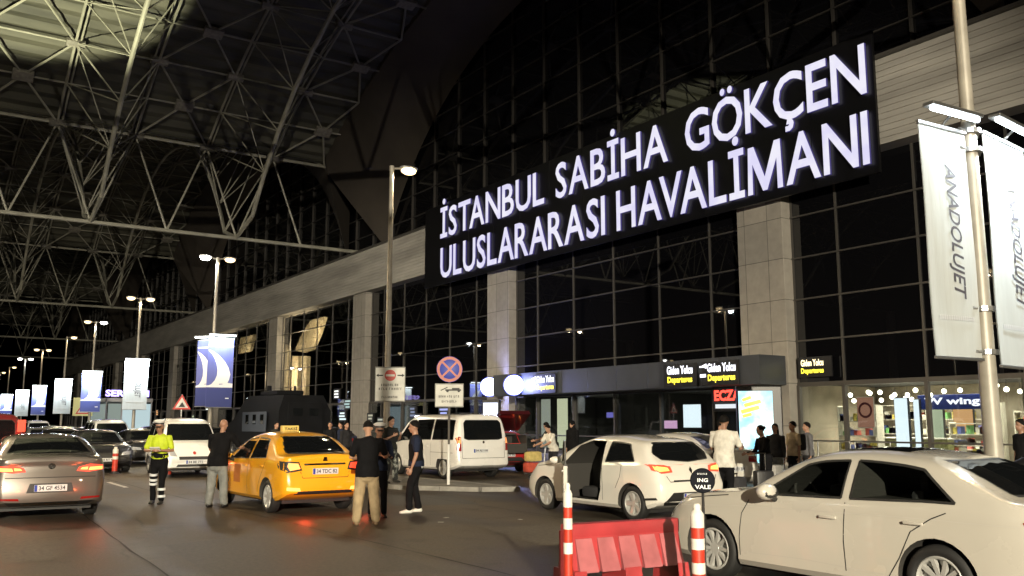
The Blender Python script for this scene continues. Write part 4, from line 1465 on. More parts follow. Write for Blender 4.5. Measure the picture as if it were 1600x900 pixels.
def car(S, label, cat, loc, rz, group=None, name="parked_car"):
    """S: the car's measures; local +X points to the front"""
    B = Body(S)
    L, Wd = S['L'], S['W']; hw = Wd / 2
    ox = -L / 2
    t = thing(name, label, cat, loc, rz, group)
    paint = S['paint']
    me = bpy.data.meshes.new("body")
    me.from_pydata(B.v, [], B.f)
    me.materials.append(paint); me.materials.append(INT)
    bm = bmesh.new(); bm.from_mesh(me)
    bmesh.ops.remove_doubles(bm, verts=bm.verts, dist=1e-5)
    bmesh.ops.recalc_face_normals(bm, faces=bm.faces)
    bm.to_mesh(me); bm.free()
    r = S['r']
    cuts = []
    mb = MB(); mb.mi = 1
    for wx in S['wheels']:
        for sg in (-1, 1):
            c = (wx + ox, 0, r)
            mb.lathe([(r + .055, sg * (hw - .30)), (r + .055, sg * (hw + .2))], c, 28, 'Y')
    cuts.append(mb.mesh("cut", [paint, INT]))
    top = lambda x: interp(S['top'], x)
    belt = lambda x: interp(S['belt'], x)
    def sidewin(x0b, x1b, x1t, x0t, lo=.03, hi=.07):
        """x from rear; returns polygon in car coords"""
        n = 7
        P = [(x0b + (x1b - x0b) * k / n, 0) for k in range(n + 1)]
        P = [(x, belt(x) + lo) for x, _ in P]
        Q = [(x1t + (x0t - x1t) * k / n) for k in range(n + 1)]
        Q = [(x, max(top(x) - hi, belt(x) + lo + .004)) for x in Q]
        return [(x + ox, z) for x, z in P + Q]
    wins = [sidewin(*w) for w in S['sidewins']]
    see = S.get('see', False)
    if see:
        for poly in wins:
            mb = MB(); mb.mi = 1
            shr = []
            cx = sum(p[0] for p in poly) / len(poly); cz = sum(p[1] for p in poly) / len(poly)
            shr = [(cx + (p[0] - cx) * .985, cz + (p[1] - cz) * .97) for p in poly]
            mb.prism(shr, -hw - .2, hw + .2, 'XZ')
            cuts.append(mb.mesh("cut", [paint, INT]))
    if S.get('cut_boxes'):
        for (c, d) in S['cut_boxes']:
            mb = MB(); mb.mi = 1
            mb.box((c[0] + ox, c[1], c[2]), d)
            cuts.append(mb.mesh("cut", [paint, INT]))
    if S.get('cut_side'):
        for (poly, y0, y1) in S['cut_side']:
            mb = MB(); mb.mi = 1
            mb.prism([(x + ox, z) for x, z in poly], y0, y1, 'XZ')
            cuts.append(mb.mesh("cut", [paint, INT]))
    me = boolean(me, cuts)
    me.shade_smooth(); me.set_sharp_from_angle(angle=R(33))
    mobj("body", me, t)
    # lower sill and bumpers in black plastic
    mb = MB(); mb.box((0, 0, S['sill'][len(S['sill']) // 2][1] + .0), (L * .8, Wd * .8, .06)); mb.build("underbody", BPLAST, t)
    gm = CG if see else CG_DARK
    for side in 'LR':
        for i, poly in enumerate(wins):
            mb = MB(); B.decal(mb, poly, side, .004, .12)
            mb.build("side_window", gm, t, 60)
        # rubber frame round all the side glass
        mb = MB()
        for poly in wins:
            B.strip(mb, poly + [poly[0]], .022, side, .006)
        if S.get('chrome_line'):
            pass
        mb.build("window_trim", CHROME if S.get('chrome_line') else BPLAST, t)
        for gp in S.get('gaps', []):
            mb = MB(); B.strip(mb, [(x + ox, z) for x, z in gp], .010, side, .002)
            if mb.v: mb.build("door_gap", GAP, t)
        for (hx, hz) in S.get('handles', []):
            sg = 1 if side == 'L' else -1
            h = B.hit((hx + ox, sg * 3, hz), (0, -sg, 0))
            if h[0] is not None:
                mb = MB(); mb.box((h[0].x, h[0].y + sg * .022, hz), (.19, .028, .028), bev=.01)
                mb.box((h[0].x - .07, h[0].y + sg * .008, hz), (.03, .03, .022)); mb.box((h[0].x + .07, h[0].y + sg * .008, hz), (.03, .03, .022))
                mb.build("door_handle", S.get('handle_mat', paint), t, 50)
        mx, mz = S['mirror']
        sg = 1 if side == 'L' else -1
        if not (side == 'L' and S.get('open_door')):
            h = B.hit((mx + ox, sg * 3, mz - .05), (0, -sg, 0))
            yb = h[0].y if h[0] is not None else sg * hw * .9
            mb = MB(); mb.ball((mx + ox, yb + sg * .15, mz + .03), (.085, .135, .085), 14); mb.mi = 1
            mb.tube((mx + ox + .02, yb - sg * .02, mz - .06), (mx + ox, yb + sg * .09, mz - .03), .03, .03, 8)
            mb.ball((mx + ox - .045, yb + sg * .14, mz + .02), (.035, .115, .06), 12)
            mb.build("mirror", [paint, BPLAST], t, 50)
    # front and rear screens
    for side, key in (('F', 'windscreen'), ('B', 'rearscreen')):
        if S.get(key):
            mb = MB(); B.decal(mb, S[key], side, .005, .05); mb.build("windscreen" if side == 'F' else "rear_window", gm if side == 'F' and see else CG_DARK, t, 60)
            mb = MB(); B.strip(mb, S[key] + [S[key][0]], .03, side, .003); mb.build("screen_seal", BPLAST, t)
    for nm, side, polys, m, off in S.get('decals', []):
        for p in polys:
            mb = MB(); B.decal(mb, [(a + (ox if side in 'LRT' else 0), b) for a, b in p], side, off, .05)
            mb.build(nm, m, t, 60)
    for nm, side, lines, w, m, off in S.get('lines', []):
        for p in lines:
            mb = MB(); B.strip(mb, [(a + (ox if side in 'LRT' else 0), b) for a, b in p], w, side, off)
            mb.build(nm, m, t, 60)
    # number plates
    for side, key in (('B', 'plate_r'), ('F', 'plate_f')):
        if S.get(key):
            yc, z, body = S[key]
            sg = -1 if side == 'B' else 1
            h = B.hit((sg * 6, yc, z), (-sg, 0, 0))
            x = h[0].x + sg * .02
            mb = MB(); mb.box((x, yc, z), (.02, .52, .115), bev=.004); p = mb.build("number_plate", PLATE_M, t)
            rt = (0, -1, 0) if side == 'B' else (0, 1, 0)
            mb = MB(); mb.box((x + sg * .0115, yc + (.235 if side == 'B' else -.235), z), (.002, .045, .108)); mb.build("plate_band", PLATE_B, p)
            mb = MB(); text_into(mb, body, frame((x + sg * .0125, yc - (.02 if side == 'B' else -.02), z), rt, (0, 0, 1)), w=.42, h=.072, bold=.02); mb.build("plate_lettering", PLATE_K, p)
    # wheels
    ty, rm = wheel_meshes(r, S.get('tw', .2), S.get('spokes', 5), S.get('darkrim', False))
    for wx in S['wheels']:
        for sg in (-1, 1):
            w = mobj("wheel", ty, t); w.location = (wx + ox, sg * (hw - .125), r)
            if sg < 0: w.rotation_euler = (0, 0, math.pi)
            mobj("rim", rm, w)
    return t, B

def seats(t, S, xs, hw=.36):
    ox = -S['L'] / 2
    for x in xs:
        for y in (-hw, hw):
            mb = MB(); mb.box((x + ox, y, S['seat_z'] + .06), (.14, .44, .34), bev=.05); mb.box((x + ox - .02, y, S['seat_z'] + .29), (.1, .26, .16), bev=.045)
            mb.build("seat", mat("seat_cloth", (.03, .03, .032), .8), t, 50)
def steering(t, S, x, y, z):
    ox = -S['L'] / 2
    mb = MB(); n = 20
    pts = []
    for i in range(n + 1):
        a = 2 * math.pi * i / n
        pts.append((x + ox + .17 * math.sin(a) * .4, y + .18 * math.cos(a), z + .17 * math.sin(a)))
    mb.path(pts, .016, 6); mb.tube((x + ox, y - .16, z), (x + ox, y + .16, z), .02, .02, 6)
    mb.build("steering_wheel", INT, t, 50)

def paint(name, col, rough=.32, metal=0., flake=.0):
    m = mat(name, col, rough, metal=metal, coat=1.0, nscale=.9, namt=.05, rvar=.05)
    return m
P_CREAM = paint("white_car_paint", (.74, .72, .66), .24)
P_CREAM2 = paint("cream_saloon_paint", (.50, .475, .42), .26)
P_BRONZE = paint("bronze_car_paint", (.155, .14, .125), .35, .6)
P_TAXI = paint("taxi_yellow", (.85, .40, .014))
P_WHITE = paint("van_white", (.78, .78, .76), .26)
P_BLACK = paint("black_car_paint", (.012, .012, .014))
P_RED = paint("red_car_paint", (.42, .02, .02))
P_SILVER = paint("silver_car_paint", (.35, .35, .34), .35, .6)
HEADING = math.pi / 2          # along +Y

# ---- white saloon, right foreground
A = dict(L=4.46, W=1.80, r=.325, tw=.225, spokes=10, wheels=(.97, 3.607), paint=P_CREAM2, see=True, seat_z=.86,
    top=[(0, .98), (.06, 1.03), (.25, 1.05), (.42, 1.09), (.66, 1.20), (1.0, 1.335), (1.35, 1.395), (1.8, 1.42), (2.15, 1.405), (2.48, 1.335), (2.80, 1.19), (3.08, 1.02), (3.24, .98), (4.0, .90), (4.3, .80), (4.42, .72), (4.46, .66)],
    belt=[(0, .90), (.3, .965), (.9, .985), (1.6, .965), (3.2, .925), (3.6, .89), (4.1, .80), (4.46, .60)],
    sill=[(0, .40), (.15, .28), (.5, .2), (2.2, .19), (4.0, .2), (4.3, .22), (4.46, .32)],
    rear=[(0, .12), (.3, .03), (.45, 0), (.65, .0), (.85, .06), (1.0, .05), (1.05, .1)], front=[(0, .12), (.3, .0), (.5, .0), (.65, .04), (.8, .14), (1, .3)],
    sidewins=[(1.93, 2.92, 2.40, 1.91, .03, .075), (.78, 1.83, 1.81, 1.12, .03, .075)],
    gaps=[[(3.2, .22), (3.2, .5), (3.16, .75), (3.06, .90)], [(1.89, .22), (1.90, .6), (1.88, .95)], [(.86, .93), (1.0, .87), (1.2, .74), (1.32, .5), (1.48, .26)], [(3.36, .93), (3.6, .905), (4.2, .83)]],
    handles=[(2.06, .80), (1.16, .82)], mirror=(2.70, .98), handle_mat=P_CREAM2,
    windscreen=[(-.66, 1.01), (.66, 1.01), (.53, 1.35), (-.53, 1.35)], rearscreen=[(-.60, 1.10), (.60, 1.10), (.50, 1.36), (-.50, 1.36)],
    decals=[("tail_lamp", 'L', [[(.03, .74), (.03, .90), (.13, .915), (.22, .90), (.14, .72)]], TL_OFF, .005),
            ("tail_lamp", 'B', [[(.45, .76), (.82, .74), (.83, .90), (.48, .90)]], TL_OFF, .005), ("tail_lamp", 'B', [[(-.45, .76), (-.82, .74), (-.83, .90), (-.48, .90)]], TL_OFF, .005),
            ("head_lamp", 'F', [[(.45, .60), (.80, .62), (.80, .74), (.50, .70)]], HEADL, .005), ("head_lamp", 'F', [[(-.45, .60), (-.80, .62), (-.80, .74), (-.50, .70)]], HEADL, .005),
            ("grille", 'F', [[(-.35, .36), (.35, .36), (.42, .68), (-.42, .68)]], BPLAST, .005),
            ("sunroof", 'T', [[(1.45, -.42), (2.2, -.42), (2.2, .42), (1.45, .42)]], CG_DARK, .004)],
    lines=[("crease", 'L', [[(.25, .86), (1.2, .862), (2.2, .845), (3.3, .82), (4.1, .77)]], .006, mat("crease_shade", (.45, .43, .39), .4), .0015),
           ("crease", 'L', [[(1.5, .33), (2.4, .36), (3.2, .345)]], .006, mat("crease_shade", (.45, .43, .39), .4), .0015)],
    plate_r=(0, .60, "34 KV 204"))
aud, B = car(A, "large cream-white saloon filling the right foreground, seen from its left side", "car", (8.52, 5.97, 0), R(91))
seats(aud, A, (2.2, 1.3)); steering(aud, A, 2.7, .36, .95)
tag(aud, cat="car")

# ---- white hatchback with its driver's door open
Cc = dict(L=4.06, W=1.73, r=.305, tw=.2, spokes=5, darkrim=False, wheels=(.68, 3.27), paint=P_CREAM, see=False, seat_z=.9, open_door=True,
    top=[(0, .80), (.02, .93), (.06, 1.0), (.2, 1.10), (.42, 1.285), (.55, 1.365), (.8, 1.40), (1.4, 1.445), (1.9, 1.44), (2.3, 1.36), (2.7, 1.18), (3.05, 1.02), (3.2, .98), (3.7, .88), (3.95, .76), (4.06, .62)],
    belt=[(0, .80), (.1, .92), (.4, .99), (1.0, .97), (2.0, .93), (3.0, .90), (3.6, .82), (4.06, .56)],
    sill=[(0, .36), (.15, .27), (.5, .2), (2, .19), (3.6, .19), (4.06, .3)],
    rear=[(0, .14), (.25, .07), (.4, .0), (.6, -.02), (.75, .03), (1.0, .09), (1.4, .2)], front=[(0, .1), (.3, 0), (.55, 0), (.8, .15), (1, .3)],
    plan=[(0, .78), (.02, .85), (.08, .92), (.2, .965), (.5, 1), (3.5, 1), (3.8, .95), (3.98, .86), (4.06, .72)],
    sidewins=[(.62, 1.42, 1.40, .86, .05, .08)],
    cut_side=[([(1.60, .30), (2.55, .30), (2.66, .5), (2.68, .92), (2.34, 1.28), (2.0, 1.385), (1.58, 1.375), (1.50, .95), (1.52, .5)], .12, 1.2)],
    gaps=[[(1.47, .24), (1.46, .6), (1.50, .95)], [(.95, .95), (.98, .75), (1.1, .55)], [(3.05, .9), (3.7, .84)]],
    handles=[], mirror=(2.5, .96),
    windscreen=[(-.62, 1.04), (.62, 1.04), (.52, 1.38), (-.52, 1.38)], rearscreen=[(-.56, 1.08), (0, 1.04), (.56, 1.08), (.64, 1.18), (.50, 1.355), (-.50, 1.355), (-.64, 1.18)],
    decals=[("tail_lamp", 'B', [[(.44, .86), (.70, .84), (.78, .90), (.82, 1.0), (.66, .99), (.46, .96)]], TL_RED, .005), ("tail_lamp", 'B', [[(-.44, .86), (-.70, .84), (-.78, .90), (-.82, 1.0), (-.66, .99), (-.46, .96)]], TL_RED, .005),
            ("tail_lamp_side", 'L', [[(.05, .86), (.05, .98), (.28, 1.0), (.20, .90)]], TL_RED, .005), ("tail_lamp_side", 'R', [[(.05, .86), (.05, .98), (.28, 1.0), (.20, .90)]], TL_RED, .005),
            ("lamp_core", 'B', [[(.50, .885), (.72, .875), (.77, .92), (.74, .965), (.53, .94)]], TL_LIT, .008), ("lamp_core", 'B', [[(-.50, .885), (-.72, .875), (-.77, .92), (-.74, .965), (-.53, .94)]], TL_LIT, .008),
            ("lamp_core", 'L', [[(.06, .88), (.06, .96), (.2, .97), (.14, .90)]], TL_LIT, .008), ("lamp_core", 'R', [[(.06, .88), (.06, .96), (.2, .97), (.14, .90)]], TL_LIT, .008),
            ("lower_bumper", 'B', [[(-.60, .30), (.60, .30), (.68, .36), (.50, .52), (-.50, .52), (-.68, .36)]], BPLAST, .006),
            ("bumper_corner", 'L', [[(.08, .40), (.10, .44), (.34, .42), (.36, .38)]], BPLAST, .004),
            ("badge", 'B', [[(-.035, .885), (0, .82), (.035, .885), (0, .95)]], CHROME, .014), ("badge", 'B', [[(-.014, .885), (0, .855), (.014, .885), (0, .915)]], BPLAST, .017),
            ("head_lamp", 'F', [[(.45, .62), (.74, .62), (.74, .74), (.5, .7)]], HEADL, .005), ("head_lamp", 'F', [[(-.45, .62), (-.74, .62), (-.74, .74), (-.5, .7)]], HEADL, .005)],
    lines=[("tailgate_gap", 'B', [[(-.54, .70), (.54, .70)], [(-.54, .70), (-.60, .80)], [(.54, .70), (.60, .80)]], .012, GAP, .003), ("trim_strip", 'B', [[(-.46, .715), (.46, .715)]], .018, CHROME, .01)],
    plate_r=(.0, .44, "34 ZN 612"), chrome_line=False)
clio, B = car(Cc, "white hatchback with lit tail lamps and its driver's door standing open", "car", (11.6, 13.6, 0), R(90))
ox = -Cc['L'] / 2
mb = MB()
mb.box((2.0 + ox, .48, .42), (.5, .5, .2), bev=.06); mb.box((1.72 + ox, .45, .78), (.14, .48, .62), Matrix.Rotation(R(-14), 3, 'Y'), .06); mb.box((1.62 + ox, .45, 1.16), (.1, .26, .16), bev=.04)
mb.build("seat", mat("seat_cloth", (.03, .03, .032), .8), clio, 50)
# open door, hinged at its front edge
dr = mobj("open_door", None, clio) if False else None
def open_door():
    mb = MB()
    out = [(0, .28), (-.12, .26), (-1.0, .30), (-1.12, .5), (-1.14, .93), (-1.02, .95), (-.05, .93), (.02, .6)]
    mb.prism(out, -.035, .035, 'XZ')
    o = mb.build("door", P_CREAM, clio, 40)
    mb = MB(); mb.prism([(a * .93 - .03, .3 + (z - .28) * .9) for a, z in out], -.055, -.036, 'XZ'); mb.build("door_lining", BPLAST, o)
    mb = MB()
    fr = [(-.05, .93), (-.38, 1.27), (-.70, 1.375), (-1.08, 1.37), (-1.14, .94)]
    mb.path([(x, -.0, z) for x, z in fr], .018, 6); mb.build("window_frame", BPLAST, o)
    mb = MB(); mb.prism(fr, -.004, .004, 'XZ'); mb.build("window", CG, o)
    mb = MB(); mb.ball((-.14, .15, 1.0), (.07, .12, .07), 12); mb.tube((-.14, .0, .95), (-.14, .1, .98), .025, .025, 6); mb.build("mirror", P_CREAM, o, 50)
    mb = MB(); mb.box((-.98, .05, .84), (.18, .03, .03), bev=.01); mb.build("door_handle", P_CREAM, o)
    o.location = (2.68 + ox, .84, 0)
    o.rotation_euler = (0, 0, R(-35))
open_door()

# ---- yellow taxi saloon
T = dict(L=4.35, W=1.73, r=.31, tw=.195, spokes=7, wheels=(.86, 3.495), paint=P_TAXI, see=False, seat_z=.9,
    top=[(0, 1.02), (.05, 1.075), (.25, 1.09), (.5, 1.11), (.75, 1.26), (1.05, 1.41), (1.4, 1.475), (1.9, 1.495), (2.3, 1.465), (2.7, 1.34), (3.05, 1.15), (3.3, 1.0), (3.6, .96), (4.0, .87), (4.25, .76), (4.35, .62)],
    belt=[(0, .96), (.2, 1.0), (.8, 1.01), (1.6, .985), (3.0, .94), (3.6, .88), (4.0, .8), (4.35, .58)],
    sill=[(0, .40), (.15, .32), (.5, .24), (2.2, .22), (4.0, .22), (4.35, .32)],
    rear=[(0, .14), (.35, .04), (.5, .0), (.7, .02), (.95, .08), (1.1, .05), (1.3, .2)], front=[(0, .1), (.3, 0), (.55, 0), (.8, .15), (1, .3)],
    sidewins=[(1.98, 3.0, 2.48, 1.96, .03, .08), (1.0, 1.88, 1.86, 1.22, .03, .08)],
    gaps=[[(3.1, .26), (3.06, .6), (3.0, .94)], [(1.93, .24), (1.93, .96)], [(.96, 1.0), (1.08, .8), (1.3, .5), (1.36, .28)]],
    handles=[(2.1, .86), (1.16, .88)], mirror=(2.85, .99), handle_mat=P_TAXI,
    windscreen=[(-.63, 1.05), (.63, 1.05), (.52, 1.43), (-.52, 1.43)], rearscreen=[(-.60, 1.135), (.60, 1.135), (.60, 1.2), (.49, 1.435), (-.49, 1.435), (-.60, 1.2)],
    decals=[("tail_lamp_surround", 'B', [[(.46, .82), (.76, .78), (.84, .86), (.84, 1.0), (.52, .98)]], BPLAST, .004), ("tail_lamp_surround", 'B', [[(-.46, .82), (-.76, .78), (-.84, .86), (-.84, 1.0), (-.52, .98)]], BPLAST, .004),
            ("tail_lamp_side", 'L', [[(.04, .80), (.04, .98), (.30, 1.0), (.22, .84)]], BPLAST, .004),
            ("tail_lamp", 'B', [[(.50, .85), (.70, .82), (.74, .9), (.72, .96), (.54, .95)]], TL_LIT, .009), ("tail_lamp", 'B', [[(-.50, .85), (-.70, .82), (-.74, .9), (-.72, .96), (-.54, .95)]], TL_RED, .009),
            ("fog_lamp", 'B', [[(.50, .44), (.76, .46), (.76, .52), (.52, .50)]], TL_LIT, .008), ("fog_lamp", 'B', [[(-.50, .44), (-.76, .46), (-.76, .52), (-.52, .50)]], TL_LIT, .008),
            ("lower_bumper", 'B', [[(-.62, .38), (.62, .38), (.55, .44), (-.55, .44)]], BPLAST, .006),
            ("badge", 'B', [[(-.05, .99), (.05, .99), (.03, 1.06), (-.03, 1.06)]], CHROME, .012),
            ("door_lettering_panel", 'L', [[(2.35, .5), (2.75, .5), (2.75, .86), (2.35, .86)]], mat("taxi_decal", (.45, .15, .03), .5), .003),
            ("head_lamp", 'F', [[(.45, .62), (.76, .62), (.76, .76), (.5, .72)]], HEADL, .005), ("head_lamp", 'F', [[(-.45, .62), (-.76, .62), (-.76, .76), (-.5, .72)]], HEADL, .005)],
    lines=[("chrome_strip", 'B', [[(-.42, .93), (.42, .93)]], .035, CHROME, .012), ("boot_gap", 'B', [[(-.46, .68), (.46, .68)], [(-.46, .68), (-.5, .8)], [(.46, .68), (.5, .8)]], .01, GAP, .003)],
    plate_r=(0, .80, "34 TDC 82"))
taxi, B = car(T, "yellow taxi saloon with a lit roof sign and red tail lamps", "taxi", (6.72, 18.65, 0), R(90 + 1.5), name="taxi")
mb = MB(); mb.box((-.25, 0, 1.595), (.14, .36, .12), bev=.02); mb.box((-.25, 0, 1.525), (.1, .3, .04)); tsg = mb.build("roof_sign", mat("taxi_sign_box", (.6, .45, .12), .4, emis=(1, .7, .2), es=.12), taxi)
mb = MB(); text_into(mb, "TAKSİ", frame((-.323, 0, 1.595), (0, -1, 0), (0, 0, 1)), w=.28, h=.075, bold=.03); mb.build("lettering", BPLAST, tsg)
lamp("tail_glow", 'POINT', (-2.7, .62, .3), (1, .06, .02), 9, taxi, size=.06)
lamp("tail_glow", 'POINT', (-2.7, -.62, .3), (1, .06, .02), 6, taxi, size=.06)

# ---- bronze-grey saloon at the left
Pp = dict(L=4.77, W=1.83, r=.33, tw=.22, spokes=7, wheels=(1.02, 3.81), paint=P_BRONZE, see=False, seat_z=.9,
    top=[(0, 1.0), (.06, 1.085), (.3, 1.11), (.55, 1.14), (.9, 1.30), (1.3, 1.42), (1.7, 1.455), (2.2, 1.465), (2.6, 1.43), (3.0, 1.3), (3.4, 1.1), (3.6, 1.0), (4.1, .93), (4.5, .82), (4.77, .62)],
    belt=[(0, .94), (.3, 1.01), (1.0, 1.01), (2, .985), (3.5, .93), (4.2, .82), (4.77, .58)],
    sill=[(0, .34), (.15, .27), (.5, .22), (2.2, .2), (4.3, .2), (4.77, .3)],
    rear=[(0, .12), (.3, .02), (.45, 0), (.7, .03), (.95, .07), (1.1, .02), (1.3, .2)], front=[(0, .1), (.3, 0), (.55, 0), (.8, .15), (1, .3)],
    sidewins=[(2.1, 3.35, 2.78, 2.08, .03, .075), (1.0, 2.0, 1.98, 1.30, .03, .075)],
    gaps=[[(3.4, .24), (3.36, .6), (3.3, .94)], [(2.05, .24), (2.05, .96)], [(.98, 1.0), (1.2, .8), (1.45, .4)]],
    handles=[(2.25, .86), (1.2, .88)], mirror=(3.15, .99), handle_mat=P_BRONZE,
    windscreen=[(-.68, 1.04), (.68, 1.04), (.55, 1.41), (-.55, 1.41)], rearscreen=[(-.68, 1.165), (.68, 1.165), (.52, 1.42), (-.52, 1.42)],
    decals=[("tail_lamp", 'B', [[(.40, .86), (.44, .93), (.62, .985), (.84, .96), (.85, .88), (.6, .84)]], TL_RED, .005), ("tail_lamp", 'B', [[(-.40, .86), (-.44, .93), (-.62, .985), (-.84, .96), (-.85, .88), (-.6, .84)]], TL_RED, .005),
            ("lamp_core", 'B', [[(.60, .87), (.83, .88), (.83, .935), (.62, .925)], [(.46, .885), (.58, .88), (.59, .93), (.49, .92)]], TL_LIT, .009), ("lamp_core", 'B', [[(-.60, .87), (-.83, .88), (-.83, .935), (-.62, .925)], [(-.46, .885), (-.58, .88), (-.59, .93), (-.49, .92)]], TL_LIT, .009),
            ("tail_lamp_side", 'L', [[(.03, .88), (.03, .95), (.22, .94), (.2, .89)]], TL_RED, .005),
            ("reflector", 'B', [[(.48, .37), (.80, .39), (.80, .42), (.50, .41)]], TL_OFF, .008), ("reflector", 'B', [[(-.48, .37), (-.80, .39), (-.80, .42), (-.50, .41)]], TL_OFF, .008),
            ("lower_bumper", 'B', [[(-.62, .28), (.62, .28), (.70, .34), (-.70, .34)]], BPLAST, .006),
            ("badge", 'B', [[(.06 * math.cos(k * math.pi / 6), .955 + .055 * math.sin(k * math.pi / 6)) for k in range(12)]], CHROME, .012),
            ("plate_recess", 'B', [[(-.38, .50), (.38, .50), (.33, .66), (-.33, .66)]], BPLAST, .003)],
    lines=[("chrome_strip", 'B', [[(-.45, .315), (.45, .315)]], .045, CHROME, .012), ("bumper_line", 'B', [[(-.8, .76), (.8, .76)]], .012, GAP, .003),
           ("badge_ring", 'B', [[(-.03, .975), (0, .93), (.03, .975)]], .012, BPLAST, .016)],
    plate_r=(0, .58, "34 GF 4534"), chrome_line=True)
pas, B = car(Pp, "bronze-grey saloon with glowing tail lamps driving away at the left edge", "car", (2.28, 20.3, 0), R(90 - 1))
lamp("tail_glow", 'POINT', (-3.3, .62, .6), (1, .12, .03), 7, pas, size=.06)
lamp("tail_glow", 'POINT', (-3.3, -.62, .6), (1, .12, .03), 7, pas, size=.06)

# ---- white minivan
Vn = dict(L=4.9, W=1.92, r=.335, tw=.21, spokes=5, wheels=(.95, 4.05), paint=P_WHITE, see=False, seat_z=1, tum=.20,
    top=[(0, 1.5), (.03, 1.82), (.12, 1.90), (.5, 1.93), (1.5, 1.95), (3.0, 1.94), (3.4, 1.86), (3.9, 1.5), (4.25, 1.2), (4.5, 1.05), (4.8, .85), (4.9, .7)],
    belt=[(0, 1.12), (.3, 1.16), (2, 1.14), (3.6, 1.1), (4.2, 1.0), (4.9, .62)],
    sill=[(0, .42), (.15, .35), (.5, .28), (2.2, .26), (4.4, .26), (4.9, .35)],
    rear=[(0, .1), (.4, .0), (.55, 0), (.7, .05), (1.2, .07), (1.9, .18)], front=[(0, .1), (.3, 0), (.55, 0), (.8, .1), (1, .2)],
    plan=[(0, .88), (.02, .93), (.08, .97), (.2, .99), (.5, 1), (4.2, 1), (4.6, .94), (4.8, .86), (4.9, .74)],
    sidewins=[(2.95, 4.05, 3.4, 2.93, .04, .14), (1.75, 2.85, 2.83, 1.75, .04, .14), (.35, 1.65, 1.63, .42, .04, .14)],
    gaps=[[(4.0, .35), (4.02, 1.1)], [(2.9, .3), (2.9, 1.14)], [(1.7, .3), (1.7, 1.14)], [(.3, .8), (1.7, .8)]],
    handles=[(3.0, .98), (1.95, .98)], mirror=(3.85, 1.2),
    windscreen=[(-.74, 1.22), (.74, 1.22), (.68, 1.78), (-.68, 1.78)], rearscreen=[(-.68, 1.24), (-.55, 1.2), (.55, 1.2), (.68, 1.24), (.66, 1.70), (.58, 1.78), (-.58, 1.78), (-.66, 1.70)],
    decals=[("tail_lamp", 'B', [[(.79, .86), (.90, .86), (.90, 1.30), (.80, 1.28)]], TL_OFF, .006), ("tail_lamp", 'B', [[(-.79, .86), (-.90, .86), (-.90, 1.30), (-.80, 1.28)]], TL_OFF, .006),
            ("lamp_core", 'B', [[(.80, 1.08), (.89, 1.08), (.89, 1.27), (.81, 1.26)]], emit("orange_lamp", (1, .3, .08), 1.5), .01), ("lamp_core", 'B', [[(-.80, 1.08), (-.89, 1.08), (-.89, 1.27), (-.81, 1.26)]], emit("orange_lamp", (1, .3, .08), 1.5), .01),
            ("tail_lamp_side", 'L', [[(.03, .88), (.03, 1.28), (.10, 1.28), (.12, .88)]], TL_OFF, .006),
            ("badge", 'B', [[(.04 * math.cos(k * math.pi / 4), 1.12 + .04 * math.sin(k * math.pi / 4)) for k in range(8)]], CHROME, .012),
            ("side_panel", 'L', [[(.25, .6), (1.6, .6), (1.6, .78), (.25, .78)]], P_WHITE, .001)],
    lines=[("tailgate_gap", 'B', [[(-.76, .64), (.76, .64)], [(-.76, .64), (-.76, 1.15)], [(.76, .64), (.76, 1.15)]], .012, GAP, .003),
           ("handle_strip", 'B', [[(-.3, .99), (.3, .99)]], .03, P_WHITE, .012)],
    plate_r=(.1, .86, "34 AJ 118"))
van, B = car(Vn, "white minivan with a dark tailgate window stopped behind the no stopping sign", "minivan", (14.85, 26.1, 0), R(90), name="minivan")
lamp("bumper_glow", 'SPOT', (-3.6, .1, 3.2), (1, .97, .9), 420, van, size=.1, spot=R(60), rot=(0, R(17), 0)) if False else None

